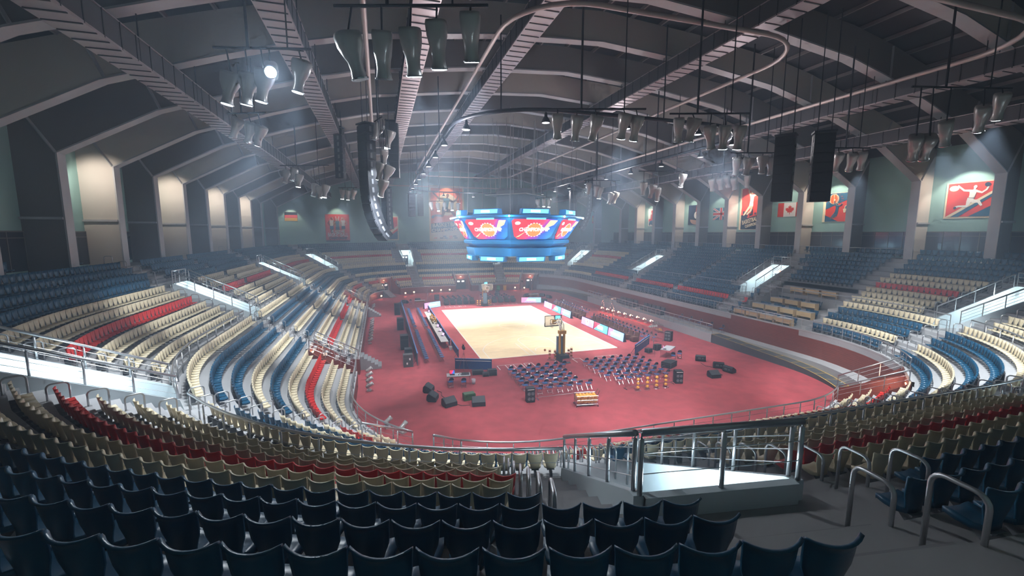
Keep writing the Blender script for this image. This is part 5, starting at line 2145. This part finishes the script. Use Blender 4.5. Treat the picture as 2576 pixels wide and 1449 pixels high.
wedge('black wedge monitor on the carpet at near left, topmost of four', -13.2, -20.8, 1.2, 1.25)
wedge('black wedge monitor on the carpet at near left, second of four', -13.1, -22.6, 1.2, 1.25)
wedge('black wedge monitor on the carpet at near left, lowest and tilted', -12.1, -24.0, .35, 1.25)
wedge('black wedge monitor beside the green case at near left', -10.1, -24.5, -.12, 1.25)
wedge('black wedge monitor at near right, farthest of four', 12.7, -20.3, 2.5, 1.2)
wedge('black wedge monitor at near right, second of four', 12.7, -22.6, 2.5, 1.2)
wedge('black wedge monitor at near right, rightmost of four', 12.7, -23.9, 1.8, 1.2)
wedge('black wedge monitor at near right, lowest and leftmost', 10.4, -24.6, -.1, 1.2)
for k, (x, y, r) in enumerate(((-13.5, 20.2, 1.2), (-12.6, 22.6, 2.4), (-10.4, 23.9, 3.1))):
    wedge('black wedge monitor near the far left desk, %s from left' % ordn(k + 1), x, y, r, 1.3)
for k, (x, y, r) in enumerate(((10.2, 24.0, 3.4), (11.8, 24.1, 3.0), (13.2, 23.2, 2.4), (13.6, 20.8, 2.0))):
    wedge('black wedge monitor near the far right desk, %s from left' % ordn(k + 1), x, y, r, 1.3)
for pts_, lab in (([(-12.6, -20.9, .02), (-12.3, -21.3, .02), (-12.4, -22.0, .02), (-12.2, -22.6, .02), (-12.3, -23.2, .02), (-11.6, -23.9, .02), (-11.3, -24.3, .02), (-10.7, -24.4, .02)], 'thin black cable joining the near left wedge monitors'),
                  ([(12.2, -20.9, .02), (11.9, -21.9, .02), (12.4, -22.7, .02), (11.6, -23.6, .02), (11.5, -24.4, .02), (10.9, -24.5, .02)], 'thin black cable joining the near right wedge monitors')):
    tag(MB().use(BLACK).tube(pts_, .02, 5).build('audio_cable'), lab, 'cable')
g = thing('storage_case', 'green plastic storage case behind a wedge monitor', 'case', (-10.55, -23.3, .01), .1)
MB().use(GREEN).box((0, 0, .2), (.85, .5, .4), taper=1.04).build('case_body', parent=g)
MB().use(GREEN).box((0, 0, .45), (.9, .55, .1), taper=.9).build('case_lid', parent=g)
for s in (-.25, .25):
    MB().use(mat('dark_green', (.02, .05, .015), .5)).box((s, -.275, .36), (.08, .03, .16)).build('latch', parent=g)
MB().use(mat('dark_green', (.02, .05, .015), .5)).box((0, -.28, .42), (.25, .03, .05)).build('case_handle', parent=g)


def crate(lab, x, y, rz, w, d, h, m=BLACK, stickers=0, z=.01):
    g = thing('equipment_case', lab, 'equipment case', (x, y, z), rz)
    MB().use(m).box((0, 0, h / 2), (w, d, h)).build('case_body', parent=g)
    b = MB().use(GREYP)
    for s in (-1, 1):
        for q in (-1, 1):
            b.box((s * w / 2, q * d / 2, h / 2), (.03, .03, h + .01))
    b.box((0, 0, h * .72), (w + .012, d + .012, .02))
    b.build('case_edging', parent=g)
    for k in range(stickers):
        MB().use(PAPER).box((-.1 + .25 * k, -d / 2 - .012, h * (.3 + .35 * k)), (.12, .01, .18)).build('sticker', parent=g)
    return g


crate('tall dark case with two stickers, near end of left screen row', -14.35, -13.9, 0, .85, .6, 1.15, LEATH, 2)
crate('dark case standing second from the near end behind the left screen', -14.2, -12.6, 0, .6, .7, .8)
crate('dark case standing third from the near end behind the left screen', -14.15, -10.9, 0, .7, .8, .9)
crate('tall dark case in the middle behind the left screen', -14.35, -7.6, 0, .8, 1.0, 1.5)
crate('dark red-lit case halfway along the left screen', -14.35, 1.9, 0, .8, 1.0, 1.5)
crate('tall dark case far along the left screen', -14.35, 12.3, 0, .8, 1.0, 1.7)
crate('long low black case near the small blue panel, left of three', -8.7, -17.9, -.1, .95, .5, .35)
crate('small black case in front of two others by the blue panel', -8.15, -18.6, -.1, .5, .45, .3)
crate('black case right of the other two by the blue panel', -7.55, -18.5, -.1, .75, .5, .5)
crate('large flat black case at the near right of the chairs', 8.6, -21.0, .5, 1.3, .9, .5)
crate('small dark case under the lighting tripod at right', 9.6, -16.4, .3, .6, .5, .4)
crate('small dark case behind the near right desk', 11.0, -15.9, .3, .7, .5, .6)
crate('dark crate at the far end of the right chairs', 11.0, 16.7, 0, .9, .7, .6)

# desks -------------------------------------------------------------------
def desk(lab, x, y, rz, l=1.9, w=.8, laptop=True, front=True):
    g = thing('event_desk', lab, 'desk', (x, y, 0), rz)
    MB().use(mat('desk_top', (.48, .48, .49), .5)).box((0, 0, .75), (l, w, .04)).build('desk_top', parent=g)
    for sx__ in (-l / 2 + .04, l / 2 - .04):
        for sy in (-w / 2 + .04, w / 2 - .04):
            MB().use(CHROME).box((sx__, sy, .37), (.04, .04, .73)).build('leg', parent=g)
    if front:
        MB().use(WOOD).box((0, w / 2 - .05, .58), (l * .9, .02, .3)).build('modesty_panel', parent=g)
    return g


def laptop(lab, x, y, z, rz, m=SCR):
    g = thing('laptop', lab, 'laptop', (x, y, z), rz)
    MB().use(BLACK).box((0, 0, .012), (.40, .28, .02)).build('keyboard_base', parent=g)
    MB().use(BLACK).prism([(.12, .02), (.14, .02), (.20, .34), (.18, .34)], -.21, .21, axis='x').build('lid', parent=g)
    s = slab('screen', rc(-.19, -.14, .19, .14), m, g, 0, .004)
    s.location = (0, .143, .185)
    s.rotation_euler = (-.18, 0, 0)
    s.location.y = .136
    return g


desk('pale desk with laptop and mixer at near left, two chairs before it', -10.7, -19.75, -.12)
laptop('open laptop with red and blue screen on the near left desk', -11.2, -19.7, .775, -.1)
g = thing('audio_mixer', 'black audio mixing board on the near left desk', 'mixer', (-10.15, -19.85, .775), -.15)
MB().use(BLACK).prism([(-.2, 0), (.2, 0), (.2, .09), (-.2, .04)], -.32, .32, axis='x').build('mixer_body', parent=g)
b = MB().use(GREYP)
for i in range(9):
    for j in range(4):
        b.box((-.26 + .065 * i, -.13 + .08 * j, .06 + .012 * j), (.02, .02, .03))
b.build('mixer_knobs', parent=g)
tag(MB().use(BLACK).tube([(.09 * math.cos(a_ * PI / 8), .02, .03 + .09 * math.sin(a_ * PI / 8)) for a_ in range(9)], .014, 5).box((-.09, .02, .03), (.04, .06, .07)).box((.09, .02, .03), (.04, .06, .07)).build('headphones', None, None, False, (-10.62, -19.95, .775)), 'black headphones lying on the near left desk', 'headphones')
desk('grey desk with lit laptop at near right beside folding chairs', 10.8, -17.9, .62, 2.0, .9, True, False)
laptop('open laptop with pink screen on the near right desk', 10.2, -18.2, .775, .9, SCRP)
desk('wooden fronted desk far left beyond the court', -10.3, 20.3, 0, 1.8, .7)
desk('wooden fronted desk far right beyond the court', 10.9, 21.9, 0, 1.9, .7)
for k in range(4):
    y = -6.6 + 4.55 * k
    desk('long pale officials table left of court, %s section from near end' % ordn(k + 1), -10.25, y, PI / 2, 4.5, .8, False, False)
for k, y in enumerate((-6.2, -4.0, -1.6, 4.6, 8.6)):
    laptop('pink-screened laptop on the officials table, %s from near end' % ordn(k + 1), -10.15, y, .775, -PI / 2 + .4, SCRP)
TR = thing('trophy', '', 'trophy', (0, 0, 0), 0, 'trophies on the officials table')
GOLD = mat('gold', (.85, .55, .12), .25, 1)
MB().use(GOLD).lathe([(.09, .08), (.03, .12), (.03, .22), (.10, .30), (.14, .44), (.13, .46)], 12).build('cup', parent=TR, smooth=True)
MB().use(BLACK).box((0, 0, .04), (.2, .2, .08)).build('plinth', parent=TR)
for s in (-1, 1):
    MB().use(GOLD).tube([(s * .1, 0, .30), (s * .19, 0, .36), (s * .14, 0, .44)], .012, 5).build('trophy_handle', parent=TR)
for k in range(9):
    o = TR if k == 0 else copytree(TR)
    o.location = (-10.25 + .22 * math.cos(k * 2.1), .3 + .42 * k, .775)
    o['label'] = 'gold trophy cup on the officials table, %s from near end' % ordn(k + 1)
for k in range(5):
    a = k * 1.3
    ball((-10.1 + .1 * math.sin(a), .55 + .75 * k, 1.36), sm_o, 'golden ball above the trophies on officials table, %s from near end' % ordn(k + 1), 'balls among the trophies')
for x, y, lab in ((-9.55, -20.2, 'clear waste bin right of the near left desk'), (-9.75, -9.6, 'clear waste bin by the officials table')):
    tag(MB().use(mat('clear_plastic', (.6, .6, .65), .2, alpha=.5)).lathe([(.13, .01), (.18, .42), (.17, .42), (.12, .03)], 14).build('waste_bin', None, None, True, (x, y, 0)), lab, 'bin')
for x, m_, lab in ((4.4, mat('bin_orange', (.7, .12, .03), .5), 'orange bin behind the far hoop'), (7.2, mat('bin_green', (.05, .35, .12), .5), 'green bin behind the far hoop'), (8.6, mat('bin_yellow', (.75, .42, .02), .5), 'yellow bin behind the far hoop')):
    g = thing('wheeled_bin', lab, 'bin', (x, 33.6, 0))
    MB().use(m_).box((0, 0, .52), (.55, .55, .95), taper=1.12).build('bin_body', parent=g)
    MB().use(m_).box((0, 0, 1.05), (.66, .68, .08)).build('bin_lid', parent=g)

# blue panels --------------------------------------------------------------
def panel(lab, x0, y0, x1, y1, h, m=PANB, stripe=True, name='advertising_panel'):
    dx, dy = x1 - x0, y1 - y0
    l = math.hypot(dx, dy)
    g = thing(name, lab, 'panel', (x0, y0, 0), math.atan2(dy, dx))
    MB().use(m).box((l / 2, 0, h / 2 + .03), (l, .05, h)).build('panel_board', parent=g)
    MB().use(mat('panel_edge', (.05, .18, .45), .5)).box((l / 2, 0, h + .04), (l + .06, .1, .05)).build('top_edge', parent=g)
    if stripe:
        MB().use(WHITE).box((l / 2, -.04, h * .86), (l * .96, .02, .05)).build('white_stripe', parent=g)
    for x in (.1, l - .1):
        MB().use(GREYP).tube([(x, .03, h * .8), (x, .45, .02)], .02, 4).build('stay', parent=g)
    return g


panel('dark blue panel with white stripe at the near left court corner', -10.35, -15.95, -7.25, -17.2, .95)
panel('dark blue panel standing at the near right court corner', 7.8, -16.7, 11.6, -13.6, .95)
panel('long blue board in front of the officials table, nearer part', -9.45, -12.6, -9.45, -8.2, .8, PANB, False)
panel('long blue board in front of the officials table, farther part', -9.55, -8.0, -9.55, 14.6, .8, PANB, False)
panel('long grey screen wall behind the left folding chairs', -13.5, -14.0, -13.5, 19.0, 1.15, mat('screen_wall', (.12, .11, .14), .6), False, 'screen_wall')


def ledboard(lab, x0, y0, x1, y1, h, kind, txt=None):
    dx, dy = x1 - x0, y1 - y0
    l = math.hypot(dx, dy)
    g = thing('led_board', lab, 'LED board', ((x0 + x1) / 2, (y0 + y1) / 2, .02), math.atan2(dy, dx), 'lit boards round the court')
    MB().use(BLACK).prism([(-.02, 0), (.35, 0), (.12, h + .04)], -l / 2, l / 2, axis='x').build('housing', parent=g)
    t = math.atan2(.10, h)
    sc = link('display_face', None, g, (0, -.015, h / 2))
    sc.rotation_euler = (-.12, 0, 0)
    w, hh = l / 2 - .04, h / 2 - .03
    base = {0: mat('led_lilac', (.5, .4, .8), .4, emit=(.62, .42, .95), estr=1.3), 1: E_C, 2: mat('led_skyblue', (.4, .6, .9), .4, emit=(.25, .50, .95), estr=1.3), 3: SCR}[kind]
    slab('display', rc(-w, -hh, w, hh), base, sc, -.03, .02)
    if kind == 0:
        slab('round_emblem', disc(hh * .8, 0, 0, 18), E_W, sc, -.045, .01)
        slab('emblem_mark', [(-hh * .4, -hh * .4), (-hh * .1, hh * .5), (hh * .1, hh * .5), (hh * .4, -hh * .4), (0, hh * .1)], E_R, sc, -.06, .01)
        slab('corner_glow', [(w, hh), (w * .5, hh), (w, -hh * .2)], E_W, sc, -.045, .01)
    elif kind == 1:
        slab('red_wedge', [(-w, hh), (-w * .1, hh), (-w, -hh)], E_R, sc, -.045, .01)
        slab('white_block', rc(-w * .45, -hh * .45, w * .35, hh * .5), E_W, sc, -.06, .01)
    else:
        slab('pink_wedge', [(-w, hh), (-w * .3, hh), (-w * .7, -hh), (-w, -hh)], mat('led_pink', (.9, .4, .6), .4, emit=(1, .28, .55), estr=1.1), sc, -.045, .01)
        if not txt:
            slab('white_block', rc(-w * .4, -hh * .25, w * .45, hh * .28), E_W, sc, -.06, .01)
    if txt:
        text_mesh(txt, h * .30, 'display_text', E_W if kind != 3 else E_W, sc, (0, -.07, 0), (PI / 2, 0, 0), 0, .006, bold=.01)
    return g


for k in range(3):
    for (x, ya, yb, nm, q) in ((9.35, 12.3, 1.8, 'farther', 3.5), (9.35, -1.6, -12.2, 'nearer', 3.55)):
        y0 = ya - q * k
        txt = 'CHAMPIONSHIP' if k == 2 else None
        ledboard('sloping lit board right of court, %s from the left in the %s three' % (ordn(k + 1), nm), x, y0, x, y0 - q + .15, 1.0, k, txt)
ledboard('lit lilac and cyan board at the far left corner of court', -10.0, 15.9, -7.2, 17.5, .95, 2, 'BASKETBALL')
ledboard('lit board reading basketball championship at the far right corner', 6.9, 17.2, 10.3, 16.3, .95, 2, None)
gq = [o for o in bpy.data.objects if o.get('label', '').startswith('lit board reading')][0]
fc = gq.children[1]
text_mesh('BASKETBALL', .34, 'display_text', E_R, fc, (0, -.08, .12), (PI / 2, 0, 0), 0, .006, bold=.012)
text_mesh('CHAMPIONSHIP', .26, 'display_text', E_R, fc, (0, -.08, -.18), (PI / 2, 0, 0), 0, .006, bold=.01)

# floor lamps ---------------------------------------------------------------
FL = thing('floor_spotlight', '', 'floor light', (0, 0, 0), 0, 'floor spotlights')
MB().use(FROST).box((0, 0, .05), (.42, .34, .1)).build('lamp_base', parent=FL)
b = MB().use(FROST)
for s in (-.17, .17):
    b.tube([(s, 0, .08), (s, 0, .42)], .025, 5)
b.build('lamp_yoke', parent=FL)
hm = Matrix.Translation((0, 0, .42)) @ Matrix.Rotation(-1.0, 4, 'X')
MB().use(FROST).lathe([(.12, -.22), (.14, -.1), (.13, .1), (.16, .34)], 14, hm).build('lamp_housing', parent=FL, smooth=True)
MB().use(LAMPW).lathe([(.14, .35), (.135, .36)], 14, hm).build('lamp_face', parent=FL)
FLU = thing('floor_spotlight', '', 'floor light', (0, 0, 0), 0, 'unlit floor spotlights')
for ch in FL.children:
    c = ch.copy()
    col.objects.link(c)
    c.parent = FLU
    if ch.name.startswith('lamp_face'):
        c.data = ch.data.copy()
        c.data.materials[0] = mat('unlit_lens', (.55, .6, .62), .15, .2)
REDL = []
f1 = f2 = True
spots_ = [((16.6 + .17 * k, 5.6 - 1.35 * k), PI / 2, 'lit floor spotlight before the side platform, %s from the far end' % ordn(k + 1), 1) for k in range(9)]
spots_ += [((x, y), PI, lab, 1) for x, y, lab in ((-12.1, 31.6, 'lit floor spotlight at the far red wall, first from left'), (-10.4, 32.6, 'lit floor spotlight at the far red wall, second from left'),
           (-6.7, 33.9, 'lit floor spotlight at the far red wall, third from left'), (-4.9, 34.1, 'lit floor spotlight at the far red wall, fourth from left'), (-3.1, 34.1, 'lit floor spotlight at the far red wall, fifth from left'),
           (10.8, 33.5, 'lit floor spotlight right of the far stairs, left of two'), (12.6, 32.6, 'lit floor spotlight right of the far stairs, right of two'), (-16.6, 29.0, 'lit floor spotlight at the far left entrance'))]
spots_ += [((-17.9, 7.2 - 1.45 * k), -PI / 2, 'unlit silver floor spotlight by the left wall, %s from the far end' % ordn(k + 1), 0) for k in range(9)]
spots_ += [((-17.9, 20.0 - 1.2 * k), -PI / 2, 'unlit silver floor spotlight far along the left wall, %s from far' % ordn(k + 1), 0) for k in range(3)]
spots_ += [((-17.8 + .05 * k, -15.3 - 1.35 * k), -PI / 2, 'unlit silver floor spotlight at the near left wall, %s from the steps' % ordn(k + 1), 0) for k in range(4)]
spots_ += [((-16.4, -26.3), -1.2, 'unlit silver floor spotlight near the corner railing, farther one', 0), ((-15.5, -27.3), -1.0, 'unlit silver floor spotlight near the corner railing, nearer one', 0)]
for (x, y), rz, lab, lit in spots_:
    if lit:
        o = FL if f1 else copytree(FL)
        f1 = False
        REDL.append((x, y, rz))
    else:
        o = FLU if f2 else copytree(FLU)
        f2 = False
    o.location = (x, y, .005)
    o.rotation_euler = (0, 0, rz)
    o['label'] = lab

# tripods and camera ----------------------------------------------------------
def tripod(lab, x, y, h, head, name='camera_tripod', cat='tripod', r=.55):
    g = thing(name, lab, cat, (x, y, 0))
    for k in range(3):
        a = 2 * PI * k / 3 + .4
        MB().use(CHROME).tube([(r * math.cos(a), r * math.sin(a), .02), (.04 * math.cos(a), .04 * math.sin(a), h * .82)], .016, 5).build('leg', parent=g)
    MB().use(CHROME).tube([(0, 0, h * .55), (0, 0, h)], .02, 6).build('centre_pole', parent=g)
    if head == 'cam':
        c = link('video_camera', MB().use(BLACK).box((0, 0, h + .16), (.2, .5, .24)).box((0, -.34, h + .18), (.13, .2, .13)).box((0, .1, h + .36), (.08, .3, .1)).mesh('video_camera'), g)
    else:
        b = MB().use(FROST)
        for k in range(4):
            b.lathe([(.09, -.14), (.12, .1)], 10, Matrix.Translation((-.36 + .24 * k, -.1, h)) @ Matrix.Rotation(1.2, 4, 'X'))
        b.tube([(-.45, 0, h), (.45, 0, h)], .02, 5)
        b.build('lamp_cluster', parent=g)
    return g


tripod('video camera on a tall thin tripod behind the near left desk', -9.75, -17.0, 2.05, 'cam')
tripod('tall lighting stand with lamps right of near court corner', 9.5, -17.0, 2.9, 'lamp', 'lighting_stand', 'lighting stand', .7)
tripod('tall lighting stand behind the right chairs, left of two', 14.9, 2.7, 2.9, 'lamp', 'lighting_stand', 'lighting stand', .6)
tripod('tall lighting stand behind the right chairs, right of two', 16.2, 2.2, 2.6, 'lamp', 'lighting_stand', 'lighting stand', .6)
tripod('tall stand behind the far left desk', -8.6, 24.6, 2.6, 'lamp', 'lighting_stand', 'lighting stand', .6)
tripod('tall stand before the far right entrance', 9.9, 25.6, 2.6, 'cam', 'camera_tripod', 'tripod', .6)

# ---------------------------------------------------------------- lights
def light(kind, name, loc, energy, color=(1, 1, 1), size=.2, d=None, ang=60, blend=.4):
    l = bpy.data.lights.new(name, kind)
    l.energy = energy
    l.color = color
    if kind == 'SPOT':
        l.spot_size = ang * D2R
        l.spot_blend = blend
        l.shadow_soft_size = size
    elif kind == 'AREA':
        l.shape = 'DISK'
        l.size = size
    else:
        l.shadow_soft_size = size
    o = bpy.data.objects.new(name, l)
    col.objects.link(o)
    o.location = loc
    if d is not None:
        o.rotation_euler = Vector(d).to_track_quat('-Z', 'Y').to_euler()
    return o


COOL = (.80, .90, 1.0)
LG = dict(A=2600, B=2600, C=4500, D=4200, E=4200, F=5500, G=5200, J=3500, K=3500, L=7000, M=7000, N=3600, O=5200, P=4200, H=3000, I=3000)
for key, p, d in SPOTS:
    light('SPOT', 'spot_beam', tuple(p), LG.get(key, 3000) * 1.0, COOL, .22, d, 62, .45)
# added floods beside the oval track, brightening the court
for x, y in ((-11.2, 13), (11.2, 13), (-11.2, -13), (11.2, -13), (-11.2, 0), (11.2, 0)):
    light('SPOT', 'court_fill', (x, y, 18.8), 5600, (1.0, .91, .76), .3, (-x * .85, -y * .55, -18.8), 64, .35)
for k in range(NP):  # added fill spots under alternate, barely lit pendants to brighten the hall
    x, y = on_ring(L_[-1] * (k + .5) / NP)
    if k % 2 == 0:
        light('SPOT', 'pendant_fill', (x, y, 18.85), 1500, (.84, .89, 1), .22, (0, 0, -1), 150, .8)
for (x, y, z, kd, nx, ny) in VOMLIGHTS:
    if kd == 'c':
        light('POINT', 'passage_light', (x, y, z), 170, (.70, .90, 1.0), .25)
        light('POINT', 'passage_light', (x - nx * 2.2, y - ny * 2.2, z - .9), 60, (.70, .90, 1.0), .25)
    else:
        light('POINT', 'entrance_light', (x, y, z), 55, (1, .62, .42), .12)
for x, y, rz in REDL:
    d = (math.sin(rz), -math.cos(rz), .35)
    light('SPOT', 'floor_beam', (x + .1 * d[0], y + .1 * d[1], .62), 160, (1, .38, .28), .1, (-d[0], -d[1], .25), 120, .8)
    light('POINT', 'floor_glow', (x - .45 * d[0], y - .45 * d[1], .6), 28, (1, .30, .22), .1)
# picture lights on the posters
for (x, y, z) in ((-.35, 51.5, 25.0), (-25.75, 52.4, 19.0), (-14.6, 52.4, 19.0), (-35.4, 52.6, 18.5)):
    light('SPOT', 'picture_light', (x, y, z), 1500 if x > -1 else 500, (1, .93, .84), .2, (0, YF - y, -(z - (16 if x > -1 else 13.0))), 85, .5)
for (y, z, e) in ((-26.8, 15.2, 700), (-14.7, 15.2, 600), (-8.5, 15.2, 250), (-2.1, 15.6, 800), (3.6, 15.2, 250), (9.7, 15.2, 350), (21.7, 15.2, 500)):
    light('SPOT', 'picture_light', (XWR - 2.3, y, 18.4), e, (1, .95, .88), .15, (2.3, 0, -(18.4 - z + .6)), 95, .35)
# fill spots added along both side walls to brighten the pale frames
for n in range(-3, 9):
    if n % 2:
        y = -17.86 + 6.073 * n
        light('SPOT', 'frame_fill', (XWL + 1.2, y - 2.6, 16.8), 330, (1, .93, .86), .2, (.1, 2.6, -1.2), 110, .6)
        light('SPOT', 'frame_fill', (XWR - .9, y - 2.6, 16.8), 230, (1, .90, .82), .2, (0, 2.6, -1.2), 110, .6)
for k in range(8):
    vx = octa(8.6, 14.1)[k]
    light('POINT', 'rim_lamp_light', (SBX + vx[0], vx[1], 14.1), 260, (.55, .78, 1), .12)
    vx = octa(7.4, 9.9)[k]
    light('POINT', 'display_light', (SBX + vx[0], vx[1], 9.9), 90, (.35, .70, 1), .3)
# fill points added near the ring to brighten the roof
for x, y in ((-11.3, -24), (11.3, -24), (-11.3, -6), (11.3, -6), (-11.3, 12), (11.3, 12), (0, 27)):
    light('POINT', 'roof_fill', (x, y, 18.6), 750, (.86, .84, .92), .4)
w = bpy.data.worlds.new('world')
scn.world = w
w.use_nodes = True
bg = w.node_tree.nodes['Background']
bg.inputs['Color'].default_value = (.05, .08, .13, 1)
bg.inputs['Strength'].default_value = .3
HAZE = .0062
if HAZE:
    vs_ = w.node_tree.nodes.new('ShaderNodeVolumeScatter')
    vs_.inputs['Density'].default_value = HAZE
    vs_.inputs['Anisotropy'].default_value = .25
    vs_.inputs['Color'].default_value = (.62, .78, 1, 1)
    w.node_tree.links.new(vs_.outputs[0], w.node_tree.nodes['World Output'].inputs['Volume'])
scn.view_settings.view_transform = 'Standard'
scn.view_settings.look = 'None'
scn.view_settings.exposure = 0.38
scn.view_settings.gamma = 1
scn.view_settings.use_curve_mapping = False
cy = scn.cycles
cy.use_denoising = True
try:
    cy.denoiser = 'OPENIMAGEDENOISE'
except Exception:
    pass
cy.max_bounces = 3
cy.diffuse_bounces = 2
cy.glossy_bounces = 2
cy.transmission_bounces = 2
cy.transparent_max_bounces = 6
cy.volume_bounces = 0
cy.sample_clamp_indirect = 6
cy.sample_clamp_direct = 0
cy.caustics_reflective = False
cy.caustics_refractive = False
cy.use_light_tree = True

cy.use_adaptive_sampling = True
cy.adaptive_threshold = .12
cy.adaptive_min_samples = 8
